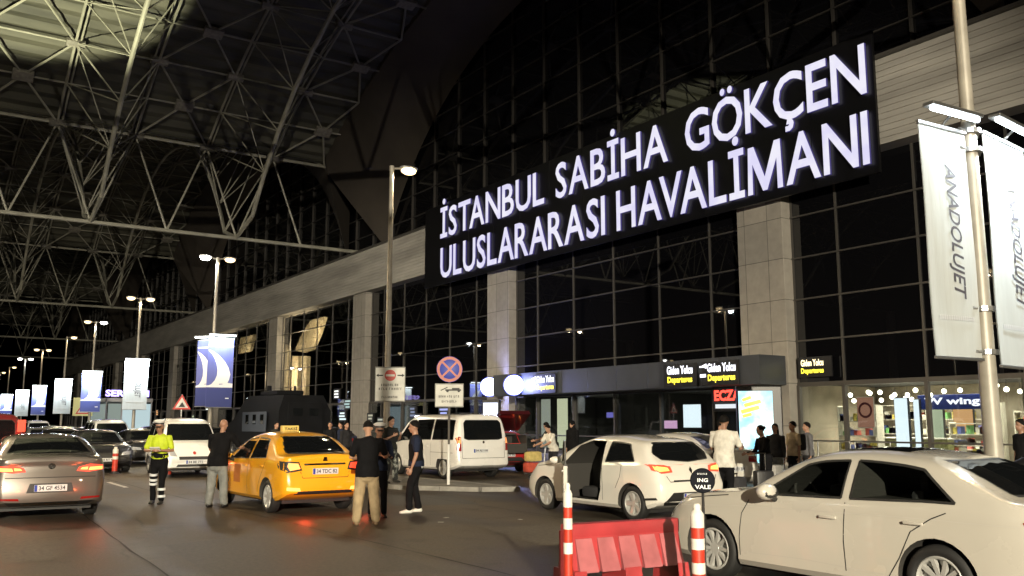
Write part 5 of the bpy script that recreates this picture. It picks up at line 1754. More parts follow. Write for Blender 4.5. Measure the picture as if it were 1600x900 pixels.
# ---- small white people carrier facing the camera
D = dict(L=4.4, W=1.8, r=.31, tw=.19, spokes=5, wheels=(.85, 3.6), paint=P_WHITE, see=False, seat_z=1, tum=.20,
    top=[(0, 1.4), (.03, 1.7), (.12, 1.78), (.6, 1.81), (1.8, 1.83), (2.6, 1.80), (2.95, 1.7), (3.45, 1.28), (3.65, 1.12), (4.0, 1.0), (4.25, .86), (4.4, .65)],
    belt=[(0, 1.05), (.3, 1.1), (2, 1.06), (3.2, 1.0), (3.8, .92), (4.4, .58)],
    sill=[(0, .4), (.15, .33), (.5, .26), (2.2, .24), (4, .24), (4.4, .32)],
    rear=[(0, .1), (.4, 0), (.7, .05), (1.7, .12)], front=[(0, .1), (.3, 0), (.55, 0), (.8, .08), (1, .2)],
    plan=[(0, .88), (.02, .93), (.08, .97), (.2, .99), (.5, 1), (3.9, 1), (4.2, .95), (4.33, .88), (4.4, .78)],
    sidewins=[(2.5, 3.45, 2.95, 2.5, .04, .12), (1.45, 2.4, 2.4, 1.45, .04, .12), (.35, 1.35, 1.35, .42, .04, .12)],
    gaps=[[(3.4, .3), (3.42, 1.0)], [(2.45, .28), (2.45, 1.05)], [(1.4, .28), (1.4, 1.05)]],
    handles=[(2.6, .9), (1.6, .9)], mirror=(3.3, 1.08),
    windscreen=[(-.74, 1.16), (.74, 1.16), (.64, 1.66), (-.64, 1.66)], rearscreen=[(-.62, 1.14), (.62, 1.14), (.58, 1.64), (-.58, 1.64)],
    decals=[("head_lamp", 'F', [[(.52, .66), (.84, .70), (.84, .92), (.60, .84)]], HEADL, .006), ("head_lamp", 'F', [[(-.52, .66), (-.84, .70), (-.84, .92), (-.60, .84)]], HEADL, .006),
            ("grille", 'F', [[(-.46, .56), (.46, .56), (.48, .66), (-.48, .66)]], BPLAST, .006), ("badge", 'F', [[(.05 * math.cos(k * math.pi / 4), .76 + .05 * math.sin(k * math.pi / 4)) for k in range(8)]], SIGNR, .012),
            ("lower_grille", 'F', [[(-.55, .34), (.55, .34), (.5, .42), (-.5, .42)]], BPLAST, .006)],
    lines=[("roof_rail", 'L', [[(.5, 1.70), (2.6, 1.70)]], .03, STEEL, .02), ("roof_rail", 'R', [[(.5, 1.70), (2.6, 1.70)]], .03, STEEL, .02)],
    plate_f=(0, .49, "34 BE 771"))
dob, B = car(D, "small white people carrier facing the camera behind the traffic officer", "people carrier", (7.85, 31.6, 0), R(-90 - 4), name="people_carrier")

# ---- red hatchback with its tailgate raised
Rr = dict(Cc); Rr.update(paint=P_RED, open_door=False, spokes=5, cut_side=None, rearscreen=None,
    cut_boxes=[((.2, 0, .98), (1.3, 1.05, .60)), ((-.0, 0, 1.25), (.9, 1.0, .5))],
    sidewins=[(.62, 1.45, 1.42, .86, .05, .08), (1.55, 2.65, 2.2, 1.55, .05, .08)], gaps=[[(1.5, .24), (1.5, .95)], [(2.6, .28), (2.62, .92)]], handles=[(1.7, .86)],
    lines=[], plate_r=(0, .60, "34 UY 95"),
    decals=[d for d in Cc['decals'] if d[0] in ("tail_lamp", "lamp_core", "lower_bumper", "head_lamp", "tail_lamp_side")])
red, B = car(Rr, "red hatchback with its tailgate raised beyond the white minivan", "car", (17.9, 28.4, 0), R(90 - 10))
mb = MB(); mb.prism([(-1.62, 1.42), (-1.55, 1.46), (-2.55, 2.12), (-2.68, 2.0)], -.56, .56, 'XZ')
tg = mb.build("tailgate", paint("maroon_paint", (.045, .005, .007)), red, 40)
mb = MB(); mb.box((-2.08, 0, 1.74), (.75, .85, .01), Matrix.Rotation(R(33), 3, 'Y')); mb.build("tailgate_glass", CG_DARK, tg)

# ---- generic dark saloons for the queue
G1 = dict(A); G1.update(paint=P_BLACK, see=False, spokes=7, lines=[],
    decals=[d for d in A['decals'] if d[0] != "sunroof"], plate_f=(0, .45, "34 RT 60"))
q0, B = car(G1, "black saloon close beyond the cream-white one, behind the banner pole", "car", (13.6, 6.1, 0), R(90))
q1 = copy_tree(q0); put(q1, (16.9, 17.6, 0), R(90), "x")
# the pale car beyond the hatchback wants its own paint
for c in q1.children:
    if c.name.startswith("body"):
        c.data = c.data.copy(); c.data.materials[0] = P_CREAM
q1["label"] = "pale saloon parked beyond the white hatchback, mostly hidden by its roof"
def parked(src, x, y, rz, label, pm=None):
    c = copy_tree(src); put(c, (x, y, 0), rz, label, "cars queueing at the far left")
    if pm:
        for ch in c.children:
            if ch.name.startswith("body"):
                ch.data = ch.data.copy(); ch.data.materials[0] = pm
    return c
QL = [
 (q0, 8.6, 41.5, -90, "nearest black saloon of the queue, right behind the traffic officer", None),
 (clio and dob, 8.5, 49.0, -90, "white people carrier second in the queue behind the officer", None),
 (q0, 8.6, 56.5, -90, "black saloon between two pale cars in the far queue", None),
 (q0, 8.5, 63.5, -90, "silver saloon in the far queue under the plain white banner", P_SILVER),
 (q0, 8.6, 71.0, -90, "dark saloon sixth in the far queue", None),
 (dob, 8.6, 79.0, -90, "pale people carrier far down the queue", None),
 (q0, 8.5, 87.0, -90, "dark saloon near the end of the queue", None),
 (q0, 5.9, 36.0, -90, "dark saloon parked between the bronze saloon and the officer", None),
 (q0, 5.8, 44.0, -90, "second dark saloon of the inner lane beyond the bronze saloon", None),
 (q0, 5.9, 52.0, -90, "pale silver saloon of the inner lane beyond the bronze saloon", P_SILVER),
 (q0, 5.8, 60.0, -90, "fourth saloon of the inner lane, roof just showing", None),
 (q0, 5.9, 69.0, -90, "fifth saloon of the inner lane, roof just showing", P_CREAM),
 (q0, 5.8, 77.0, -90, "sixth saloon of the inner lane, tiny and dark", None),
 (q0, 5.9, 85.0, -90, "silver saloon at the far end of the inner lane", P_SILVER),
 (q0, 8.5, 94.5, -90, "pale saloon just before the last car of the queue", P_CREAM),
 (q0, 8.6, 102.0, -90, "last dark saloon of the queue under the small banners", None),
 (q0, 3.3, 47.0, 90, "dark saloon driving away far ahead of the bronze saloon", None),
 (q0, 3.2, 58.0, 90, "silver saloon driving away far ahead of the bronze saloon", P_SILVER),
 (q0, 14.8, 69.0, 90, "dark saloon by the kiosk end of the terminal lane", None),
 (q0, 14.6, 52.0, 90, "black saloon right of the warning triangle at the terminal lane", None),
 (q0, 14.9, 60.5, 90, "farther black saloon at the terminal lane beyond the armoured truck", None),
 (q0, 18.9, 46.0, 90, "dark saloon at the pavement between the second and third columns", None),
]
for s_, x, y, a, lab, pm in QL:
    parked(s_, x, y, R(a), lab, pm)
# van with red lights ahead of the bronze saloon
rv = copy_tree(van); put(rv, (1.95, 31.5, 0), R(90), "dark van with glowing red lights just ahead of the bronze saloon at the left edge")
for ch in rv.children:
    if ch.name.startswith("body"): ch.data = ch.data.copy(); ch.data.materials[0] = paint("dark_red_paint", (.10, .01, .01))
for s_ in (-1, 1):
    mb = MB(); mb.box((-2.43, s_ * .82, 1.62), (.08, .2, .34), bev=.02); mb.build("brake_lamp", TL_RED, rv)
mb = MB(); mb.box((-2.38, 0, 1.85), (.05, .4, .06)); mb.build("brake_lamp", TL_RED, rv)
lamp("tail_glow", 'POINT', (-2.8, -.7, 1.2), (1, .05, .02), 35, rv, size=.1)

# ---- armoured police truck
t = thing("armoured_truck", "black armoured truck with grey barred side windows behind the taxi", "truck", (13.8, 39.5, 0), R(90))
ARM = mat("truck_black", (.004, .0045, .006), .7, spec=.12, nscale=2, namt=.3)
ARG = mat("truck_grey", (.05, .06, .08), .6, spec=.2)
mb = MB()
prof = [(-3.5, .75), (-3.5, 2.2), (-3.3, 2.85), (1.2, 2.9), (1.9, 2.7), (2.6, 1.85), (3.6, 1.6), (3.75, .75)]
n = len(prof)
vs = [(x, s_ * (1.12 if z < 2.3 else .86), z) for s_ in (-1, 1) for x, z in prof]
fs = [tuple(range(n)), tuple(range(2 * n - 1, n - 1, -1))] + [(i, i + n, (i + 1) % n + n, (i + 1) % n) for i in range(n)]
mb.add(vs, fs); mb.build("body", ARM, t, 20)
for s_ in (-1, 1):
    mb = MB(); mb.box((-.4, s_ * 1.135, 1.75), (3.2, .03, .85), bev=.01); p = mb.build("side_panel", ARG, t)
    for x in (-1.5, -.5, .5):
        mb = MB(); mb.box((x, s_ * 1.155, 1.85), (.42, .02, .42), bev=.005); mb.build("barred_window", CG_DARK, p)
    for x in (-2.2, 2.4):
        w = mobj("wheel", wheel_meshes(.5, .3, 7, True)[0], t); w.location = (x, s_ * 1.0, .5)
        if s_ < 0: w.rotation_euler = (0, 0, math.pi)
        mobj("rim", wheel_meshes(.5, .3, 7, True)[1], w)
mb = MB(); mb.box((-3.53, 0, 1.75), (.06, 1.5, 1.6), bev=.02); d = mb.build("rear_door", ARM, t)
for s_ in (.35, -.35):
    mb = MB(); mb.box((-3.57, s_, 2.15), (.02, .4, .3)); mb.build("door_window", CG_DARK, d)
mb = MB()
mb.box((-.6, 0, 3.0), (2.2, 1.2, .18), bev=.03); mb.tube((.2, .3, 3.0), (.2, .3, 3.35), .12, .1, 10); mb.tube((-1.4, -.3, 3.0), (-1.4, -.3, 3.3), .04, .04, 6); mb.build("roof_hatch", ARM, t)
for s_ in (-1, 1):
    mb = MB(); mb.box((-3.55, s_ * .95, 1.05), (.05, .14, .12), bev=.01); mb.build("tail_lamp", TL_OFF, t)

# ================================================================== PEOPLE
def remeshed(mb, mats, voxel, smooth=2, wrinkle=0., seed=0):
    me = bpy.data.meshes.new("m"); me.from_pydata(mb.v, [], mb.f)
    bm = bmesh.new(); bm.from_mesh(me); bmesh.ops.recalc_face_normals(bm, faces=bm.faces); bm.to_mesh(me); bm.free()
    o = bpy.data.objects.new("tmp", me)
    m = o.modifiers.new("r", 'REMESH'); m.mode = 'VOXEL'; m.voxel_size = voxel
    if smooth:
        s = o.modifiers.new("s", 'SMOOTH'); s.iterations = smooth; s.factor = .5
    r = evald(o)
    bpy.data.objects.remove(o)
    r.materials.clear()
    for q in mats: r.materials.append(q)
    if wrinkle:
        for v in r.vertices:
            p = v.co * 9 + Vector((seed, 0, 0)); p.z *= .55
            k = noise.noise(p) + .5 * noise.noise(p * 2.3)
            v.co += v.normal * k * wrinkle
    r.polygons.foreach_set("use_smooth", [True] * len(r.polygons))
    return r

def loft(mb, rings, side=(1, 0, 0), n=12, flat=False):
    """rings: (centre, radius across, radius along); closed with rounded ends"""
    side = Vector(side)
    P = [Vector(r[0]) for r in rings]
    vs = []; fs = []
    R2 = []
    for i, (c, a, b) in enumerate(rings):
        c = Vector(c)
        d = (P[min(i + 1, len(P) - 1)] - P[max(i - 1, 0)]).normalized()
        s = side - d * side.dot(d)
        if s.length < .1: s = Vector((0, 1, 0)) - d * d.y
        s.normalize(); f = d.cross(s)
        R2.append((c, a, b, d, s, f))
    seq = []
    c, a, b, d, s, f = R2[0]
    m = min(a, b)
    if not flat: seq += [(c - d * m * .85, a * .35, b * .35, s, f), (c - d * m * .5, a * .8, b * .8, s, f)]
    seq += [(q[0], q[1], q[2], q[4], q[5]) for q in R2]
    c, a, b, d, s, f = R2[-1]
    m = min(a, b)
    seq += [(c + d * m * .5, a * .8, b * .8, s, f), (c + d * m * .85, a * .35, b * .35, s, f)]
    for (c, a, b, s, f) in seq:
        for k in range(n):
            t = 2 * math.pi * k / n
            vs.append(c + s * a * math.cos(t) + f * b * math.sin(t))
    for i in range(len(seq) - 1):
        for k in range(n):
            j = (k + 1) % n
            fs.append((i * n + k, i * n + j, (i + 1) * n + j, (i + 1) * n + k))
    fs += [tuple(range(n - 1, -1, -1)), tuple(range((len(seq) - 1) * n, len(seq) * n))]
    mb.add(vs, fs)

SKIN = [mat("skin_a", (.42, .24, .16), .5), mat("skin_b", (.34, .185, .12), .5), mat("skin_c", (.26, .14, .09), .5)]
EYE = mat("eye_dark", (.01, .008, .008), .3)
def cloth(name, col, n=True):
    return mat(name, col, .9, spec=.12, nscale=7, namt=.22, bscale=14, bamt=.5)
PC = 0
def person(label, x, y, z, face, h=1.75, lean=(0, 0), turn=0., head=(0, 0), arms=None, feet=None, skin=0, top=None, topm=None,
           sleeve=.5, bottom='trousers', botm=None, shoem=None, hair='short', hairm=None, belly=1., wid=1., vox=.0135, group=None, shirt_len=.0, extras=None):
    """face: degrees, 0 looks along +Y; lean: (right, forward) metres at the shoulders"""
    global PC
    PC += 1
    t = thing("person", label, "person", (x, y, z), R(face), group)
    u = h / 1.75
    hipz = .90 * u
    lx, ly = lean
    S = lambda p: Vector(p) * 1
    pel = Vector((0, 0, hipz)); waist = Vector((lx * .35, ly * .35, 1.05 * u)); chest = Vector((lx * .75, ly * .8, 1.27 * u)); neckb = Vector((lx, ly * 1.02, 1.44 * u))
    hx, hy = head
    headc = neckb + Vector((hx * .12, hy * .12 + .015, .175 * u))
    ct, st = math.cos(turn), math.sin(turn)
    shw = .185 * u * wid
    sh = {s: neckb + Vector((s * shw * ct, s * shw * st, -.045 * u)) for s in (-1, 1)}
    hip = {s: pel + Vector((s * .092 * u, 0, -.03)) for s in (-1, 1)}
    if feet is None: feet = {-1: (-.12, 0), 1: (.12, .0)}
    arms = arms or {}
    UA, FA = .30 * u, .26 * u
    A = {}
    for s in (-1, 1):
        d1, d2 = arms.get(s, ((s * .12, .0, -1), (s * .05, .12, -1)))
        e = sh[s] + Vector(d1).normalized() * UA
        w = e + Vector(d2).normalized() * FA
        A[s] = (e, w, Vector(d2).normalized())
    Lg = {}
    for s in (-1, 1):
        fx, fy = feet[s]
        ank = Vector((fx, fy, .085 * u))
        k = (hip[s] + ank) / 2 + Vector((0, .035 + abs(fy) * .12, .02))
        Lg[s] = (k, ank)
    # ---- body
    b = MB()
    loft(b, [(pel + Vector((0, 0, -.06)), .16 * u * wid, .115 * u * belly), (pel + Vector((0, 0, .06)), .16 * u * wid, .12 * u * belly), (waist, .145 * u * wid, .108 * u * belly), (chest, .17 * u * wid, .118 * u), (chest + (neckb - chest) * .6, .142 * u * wid, .088 * u)], n=16)
    loft(b, [(neckb - Vector((0, 0, .04)), .07 * u, .065 * u), (neckb + (headc - neckb) * .3, .052 * u, .056 * u), (neckb + (headc - neckb) * .62, .05 * u, .058 * u)], n=12)
    for s in (-1, 1):
        e, w, d2 = A[s]
        loft(b, [(neckb + Vector((s * .05, 0, -.04)), .048 * u, .046 * u), (sh[s] + Vector((0, 0, -.012)), .045 * u, .045 * u), (sh[s].lerp(e, .5), .043 * u, .044 * u), (e, .037 * u, .038 * u), (e.lerp(w, .35), .040 * u, .037 * u), (w, .025 * u, .021 * u)], n=10)
        # hand: palm, four fingers of unequal length, thumb leaving the side
        sd = Vector((0, 0, 1)) if abs(d2.z) < .8 else Vector((0, 1, 0))
        sdv = (sd - d2 * sd.dot(d2)).normalized(); nrm = d2.cross(sdv).normalized() * s
        pc = w + d2 * .055 * u
        loft(b, [(w + d2 * .01, .022 * u, .017 * u), (pc, .036 * u, .015 * u), (w + d2 * .095 * u, .038 * u, .014 * u)], side=sdv, n=10)
        for i, (o, ln) in enumerate(((-.029, .055), (-.010, .068), (.010, .074), (.029, .066))):
            r0 = w + d2 * .092 * u + sdv * o * u * .98
            m1 = r0 + (d2 * .85 - nrm * .3).normalized() * ln * .55 * u; m2 = m1 + (d2 * .5 - nrm * .8).normalized() * ln * .5 * u
            b.tube(r0, m1, .0095, .009, 6); b.tube(m1, m2, .009, .0075, 6)
        r0 = w + d2 * .03 * u + sdv * .03 * u; m1 = r0 + (d2 * .7 + sdv * .65 - nrm * .3).normalized() * .045 * u
        b.tube(r0, m1, .012, .010, 6); b.tube(m1, m1 + (d2 * .95 + sdv * .1 - nrm * .3).normalized() * .032 * u, .010, .008, 6)
        k, an = Lg[s]
        loft(b, [(hip[s] + Vector((0, 0, .03)), .085 * u * wid, .092 * u), (hip[s].lerp(k, .4), .078 * u, .082 * u), (k, .052 * u, .056 * u), (k.lerp(an, .3), .05 * u, .056 * u), (an, .035 * u, .038 * u)], n=12)
        loft(b, [(an + Vector((0, -.03, -.045)), .035 * u, .03 * u), (an + Vector((0, .06, -.05)), .04 * u, .03 * u), (an + Vector((0, .14, -.06)), .036 * u, .02 * u)], n=10)
    # head
    tl = Matrix.Rotation(-hy * .8, 3, 'X') @ Matrix.Rotation(hx * .8, 3, 'Y')
    hp = lambda v: headc + tl @ (Vector(v) * u)
    b.ball(hp((0, -.008, .03)), (.076 * u, .094 * u, .090 * u), 18, rot=tl)
    b.ball(hp((0, .022, -.045)), (.060 * u, .068 * u, .068 * u), 14, rot=tl)
    b.ball(hp((0, .062, -.088)), (.03 * u, .025 * u, .022 * u), 10, rot=tl)
    b.ball(hp((0, .096, -.022)), (.013 * u, .022 * u, .016 * u), 8, rot=tl)
    b.ball(hp((0, .088, .0)), (.010 * u, .014 * u, .026 * u), 8, rot=tl)
    b.ball(hp((0, .080, .028)), (.052 * u, .012 * u, .011 * u), 8, rot=tl)
    b.ball(hp((0, .086, -.060)), (.024 * u, .010 * u, .012 * u), 8, rot=tl)
    for s in (-1, 1): b.ball(hp((s * .076, -.002, -.012)), (.010 * u, .02 * u, .031 * u), 8, rot=tl)
    me = remeshed(b, [SKIN[skin], EYE, mat("lip", (.30, .10, .08), .5)], vox * .82, 1)
    bm = MB()
    for s in (-1, 1): bm.ball(hp((s * .029, .082, .010)), (.012 * u, .006 * u, .006 * u), 8, mi=1, rot=tl)
    for s in (-1, 1): bm.box(hp((s * .029, .089, .03)), (.03 * u, .008, .006), tl, mi=1)
    bm.ball(hp((0, .094, -.062)), (.021 * u, .004 * u, .0045 * u), 8, mi=2, rot=tl)
    b2 = bmesh.new(); b2.from_mesh(me)
    tmp = bpy.data.meshes.new("f"); tmp.from_pydata(bm.v, [], bm.f); tmp.polygons.foreach_set("material_index", bm.m)
    b2.from_mesh(tmp); b2.to_mesh(me); b2.free()
    me.polygons.foreach_set("use_smooth", [True] * len(me.polygons))
    mobj("body", me, t)
    # ---- top
    if topm is not None:
        g = MB(); o = .014
        hem = pel + Vector((0, 0, -.03 - shirt_len))
        loft(g, [(hem, (.172 * wid + .022) * u, (.130 * belly + .024) * u), (pel + Vector((0, 0, .08)), (.168 * wid + .014) * u, (.130 * belly + .018) * u), (waist, (.152 * wid + .012) * u, (.115 * belly + .014) * u), (chest, (.176 * wid + .01) * u, .130 * u), (chest + (neckb - chest) * .65, (.158 * wid + .01) * u, .11 * u)], n=18, flat=True)
        for s in (-1, 1):
            e, w, d2 = A[s]
            loft(g, [(neckb + Vector((s * .05, 0, -.032)), .072 * u, .070 * u), (sh[s], .074 * u, .073 * u)] +
                 ([(sh[s].lerp(e, .75), .062 * u, .064 * u)] if sleeve <= .5 else [(e, .052 * u, .053 * u), (e.lerp(w, .85), .037 * u, .036 * u)]), n=12)
        loft(g, [(neckb - Vector((0, 0, .05)), .088 * u, .082 * u), (neckb + Vector((0, .0, -.005)), .064 * u, .066 * u)], n=12)
        mobj("shirt" if sleeve <= .5 else "jacket", remeshed(g, [topm], vox, 2, .010, PC * 3.1), t)
    # ---- trousers
    if botm is not None:
        g = MB()
        loft(g, [(pel + Vector((0, 0, .085)), .158 * u * wid, .122 * u * belly), (pel + Vector((0, 0, -.02)), .172 * u * wid, .13 * u * belly), (pel + Vector((0, 0, -.09)), .168 * u * wid, .125 * belly * u)], n=16)
        for s in (-1, 1):
            k, an = Lg[s]
            wl = 1.0 if bottom == 'trousers' else 1.32
            loft(g, [(hip[s] + Vector((0, 0, .03)), .094 * u * wid, .104 * u), (hip[s].lerp(k, .45), .088 * u * (wl * .5 + .5), .094 * u), (k, .068 * u * wl, .073 * u * wl), (k.lerp(an, .5), .062 * u * wl, .068 * u * wl), (an + Vector((0, -.005, .015)), .058 * u * wl, .066 * u * wl)], n=12)
        mobj("trousers", remeshed(g, [botm], vox, 2, .012, PC * 1.7), t)
    for s in (-1, 1):
        k, an = Lg[s]
        g = MB()
        loft(g, [(an + Vector((0, -.045, -.042)), .040 * u, .040 * u), (an + Vector((0, .04, -.045)), .046 * u, .040 * u), (an + Vector((0, .13, -.058)), .045 * u, .027 * u), (an + Vector((0, .165, -.062)), .036 * u, .02 * u)], n=12)
        for i, v in enumerate(g.v):
            if v[2] < .004: g.v[i] = (v[0], v[1], .004)
        g.build("shoe", shoem or mat("shoe_black", (.015, .014, .013), .5), t, 50)
    # ---- hair or cap
    hm = hairm or mat("hair_black", (.005, .004, .0035), .75, spec=.15, bscale=40, bamt=.6)
    g = MB()
    if hair in ('short', 'long'):
        n = 20
        vs = []; fs = []; m = 9
        for j in range(m + 1):
            th = math.radians(4 + 100 * j / m)
            for i in range(n):
                a = 2 * math.pi * i / n
                fwd = max(0, math.sin(a))
                t2 = th * (1 - .50 * fwd ** 1.5 * (j / m)) * (1 + .26 * max(0, -math.sin(a)) * (j / m))
                rr = (.086, .106, .104)
                jit = 1 + .035 * noise.noise(Vector((i * .7, j * .8, PC)))
                vs.append(hp((rr[0] * jit * math.sin(t2) * math.cos(a), -.010 + rr[1] * jit * math.sin(t2) * math.sin(a), .028 + rr[2] * jit * math.cos(t2))))
        for j in range(m):
            for i in range(n):
                k = (i + 1) % n
                fs.append((j * n + i, (j + 1) * n + i, (j + 1) * n + k, j * n + k))
        fs += [tuple(range(n)), tuple(range((m + 1) * n - 1, m * n - 1, -1))]
        g.add(vs, fs)
        if hair == 'long':
            loft(g, [(hp((0, -.04, .03)), .08 * u, .07 * u), (hp((0, -.07, -.08)), .085 * u, .05 * u), (hp((0, -.085, -.20)), .08 * u, .035 * u), (hp((0, -.08, -.28)), .05 * u, .02 * u)], n=12)
        g.build("hair", hm, t, 60)
    elif hair == 'bun':
        g.ball(hp((0, -.02, .035)), (.084 * u, .098 * u, .092 * u), 16, rot=tl); g.ball(hp((0, -.12, .03)), (.04 * u, .04 * u, .04 * u), 12)
        g.build("hair", hm, t, 60)
    elif hair == 'cap':
        g.lathe([(.0, .125 * u), (.07 * u, .12 * u), (.118 * u, .095 * u), (.122 * u, .08 * u), (.09 * u, .055 * u), (.088 * u, .02 * u), (.0, .02 * u)], hp((0, -.005, .035)), 24)
        o = g.build("cap", hm, t, 50)
        g = MB(); g.lathe([(.0915 * u, .022 * u), (.0925 * u, .052 * u)], hp((0, -.005, .035)), 24); g.build("cap_band", BLK, o)
        g = MB(); g.ball(hp((0, .09, .05)), (.07 * u, .06 * u, .008 * u), 14, rot=Matrix.Rotation(R(-15), 3, 'X')); g.build("visor", BLK, o, 50)
    elif hair == 'scarf':
        g.ball(hp((0, -.012, .028)), (.090 * u, .106 * u, .100 * u), 18); loft(g, [(hp((0, -.04, 0)), .09 * u, .08 * u), (hp((0, -.04, -.12)), .10 * u, .09 * u), (hp((0, -.02, -.2)), .15 * u, .1 * u)], n=14)
        g.build("headscarf", hm, t, 60)
    if extras: extras(t, dict(hp=hp, pel=pel, waist=waist, chest=chest, neckb=neckb, A=A, Lg=Lg, hip=hip, sh=sh, u=u, wid=wid))
    return t

BLACKC = cloth("black_cotton", (.007, .007, .008))
KHAKI = cloth("khaki_cotton", (.34, .26, .155))
GREYT = cloth("grey_cotton", (.20, .21, .20))
WHITEC = cloth("white_cotton", (.62, .60, .54))
CREAMC = cloth("cream_cotton", (.52, .42, .28))
DKGREY = cloth("dark_grey_cotton", (.025, .025, .028))
NAVYC = cloth("navy_cotton", (.015, .02, .04))
OLIVE = cloth("dark_olive_cotton", (.028, .03, .026))
HIVIS = mat("hi_vis_yellow", (.50, .62, .02), .7, nscale=7, namt=.15)
REFL = mat("reflective_tape", (.72, .74, .76), .4)
SHW = mat("white_shoe", (.68, .67, .62), .5)
def camo():
    m = mat("camouflage", (.1, .1, .09), .85)
    nt = m.node_tree; b = nt.nodes["Principled BSDF"]
    tc = nt.nodes.new("ShaderNodeTexCoord"); n = nt.nodes.new("ShaderNodeTexNoise"); n.inputs["Scale"].default_value = 7; n.inputs["Detail"].default_value = 2
    cr = nt.nodes.new("ShaderNodeValToRGB"); cr.color_ramp.interpolation = 'CONSTANT'
    e = cr.color_ramp.elements; e[0].position = 0; e[0].color = (.015, .016, .016, 1); e[1].position = .47; e[1].color = (.10, .11, .10, 1)
    x = e.new(.56); x.color = (.28, .29, .27, 1)
    nt.links.new(tc.outputs["Object"], n.inputs["Vector"]); nt.links.new(n.outputs[0], cr.inputs[0]); nt.links.new(cr.outputs[0], b.inputs["Base Color"])
    return m
CAMO = camo()
def limb_bands(t, name, m, p, q, ts, r, hh=.022, **k):
    mb = MB()
    d = (q - p)
    for s in ts:
        c = p + d * s; dn = d.normalized()
        mb.tube(c - dn * hh, c + dn * hh, r, r, 16)
    mb.build(name, m, t, 50)

# traffic officer: hi-vis top, white cap, writing on a pad
def officer_x(t, K):
    for s in (-1, 1):
        k, an = K['Lg'][s]
        limb_bands(t, "reflective_band", REFL, k, an, (-.28, -.02, .18) if s == 1 else (.45, .8), .083, .024)
    mb = MB(); c = (K['A'][1][1] + K['A'][-1][1]) / 2 + Vector((0, .07, .03)); mb.box(c, (.2, .13, .02), Matrix.Rotation(R(35), 3, 'X')); mb.build("notepad", SHW, t)
    mb = MB(); loft(mb, [(K['waist'] + Vector((0, 0, -.06)), .175, .135), (K['waist'] + Vector((0, 0, -.0)), .172, .135)], n=18); mb.build("belt", BLACKC, t, 60)
    mb = MB(); mb.box(K['pel'] + Vector((.2, 0, .02)), (.05, .12, .16), bev=.015); mb.build("holster", BPLAST, t)
person("traffic officer in a yellow hi-vis top and white cap writing on a pad", 4.63, 20.5, 0, 150, 1.76, lean=(0, .05), head=(0, .55),
       arms={-1: ((-.35, .12, -1), (.75, .75, .05)), 1: ((.35, .12, -1), (-.75, .75, .05))}, feet={-1: (-.10, .08), 1: (.12, -.06)}, skin=1,
       topm=HIVIS, sleeve=.5, shirt_len=-.13, botm=BLACKC, hair='cap', hairm=mat("white_cap", (.75, .75, .73), .5), extras=officer_x)
person("bald man in a black T-shirt and grey trousers reaching towards the taxi", 5.42, 18.95, 0, -38, 1.80, lean=(.03, .10), turn=.1, head=(0, .35),
       arms={-1: ((-.25, .45, -1), (.5, 1, .2)), 1: ((.45, .5, -.8), (.1, 1, -.05))}, feet={-1: (-.15, .0), 1: (.15, .05)}, skin=1,
       topm=BLACKC, botm=GREYT, bottom='loose', hair=None, belly=1.25, wid=1.1, shirt_len=.06)
def tan_x(t, K):
    mb = MB(); a = K['A'][1][1] + K['A'][1][2] * .08; mb.box(a + Vector((0, .06, .04)), (.15, .02, .2), Matrix.Rotation(R(-30), 3, 'X')); mb.build("papers", SHW, t)
person("man in a black T-shirt and loose tan trousers seen from behind beside the taxi's tail", 6.62, 14.3, 0, -18, 1.76, lean=(.02, .07), head=(0, .8),
       arms={-1: ((-.3, .25, -1), (.75, .9, -.1)), 1: ((.42, .12, -1), (-.1, 1, .1))}, feet={-1: (-.16, 0), 1: (.16, -.03)}, skin=0,
       topm=BLACKC, botm=KHAKI, bottom='loose', shoem=mat("tan_shoe", (.2, .13, .07), .6), hair='short', belly=1.15, wid=1.08, shirt_len=.07)
person("man in a white cap half hidden in front of the man in tan trousers", 7.30, 15.3, 0, 165, 1.70, head=(0, .5), arms={-1: ((-.2, .3, -1), (.4, .9, .2)), 1: ((.2, .3, -1), (-.4, .9, .2))},
       skin=1, topm=NAVYC, sleeve=1, botm=BLACKC, hair='cap', hairm=mat("white_cap", (.75, .75, .73), .5))
def camo_x(t, K):
    mb = MB()
    for s in (-1, 1):
        k, an = K['Lg'][s]; mb.ball(k + Vector((0, .045, .0)), (.07, .045, .09), 12)
    mb.build("knee_pad", BPLAST, t, 50)
    mb = MB(); mb.box(K['chest'] + Vector((0, -.02, -.04)), (.36, .31, .36), bev=.06); mb.build("vest", mat("tactical_vest", (.012, .013, .014), .75), t, 50)
person("officer in a black vest and camouflage trousers standing by the kerb with bent arms", 11.0, 22.3, .11, 200, 1.78, lean=(.02, 0), head=(.1, .2),
       arms={-1: ((-.4, .15, -1), (.6, .8, .5)), 1: ((.4, .15, -1), (-.7, .7, .45))}, feet={-1: (-.22, -.02), 1: (.24, .05)}, skin=1, topm=OLIVE, botm=CAMO, bottom='loose', hair='short', extras=camo_x)
def vest_x(t, K):
    mb = MB(); loft(mb, [(K['pel'] + Vector((0, 0, -.01)), .186, .145), (K['pel'] + Vector((0, 0, .03)), .186, .145)], n=18); mb.build("reflective_hem", REFL, t, 60)
    mb = MB(); loft(mb, [(K['pel'] + Vector((0, 0, .08)), .186, .148), (K['waist'], .176, .138), (K['chest'], .188, .142), (K['chest'] + (K['neckb'] - K['chest']) * .6, .158, .12)], n=18); mb.build("vest", BLACKC, t, 60)
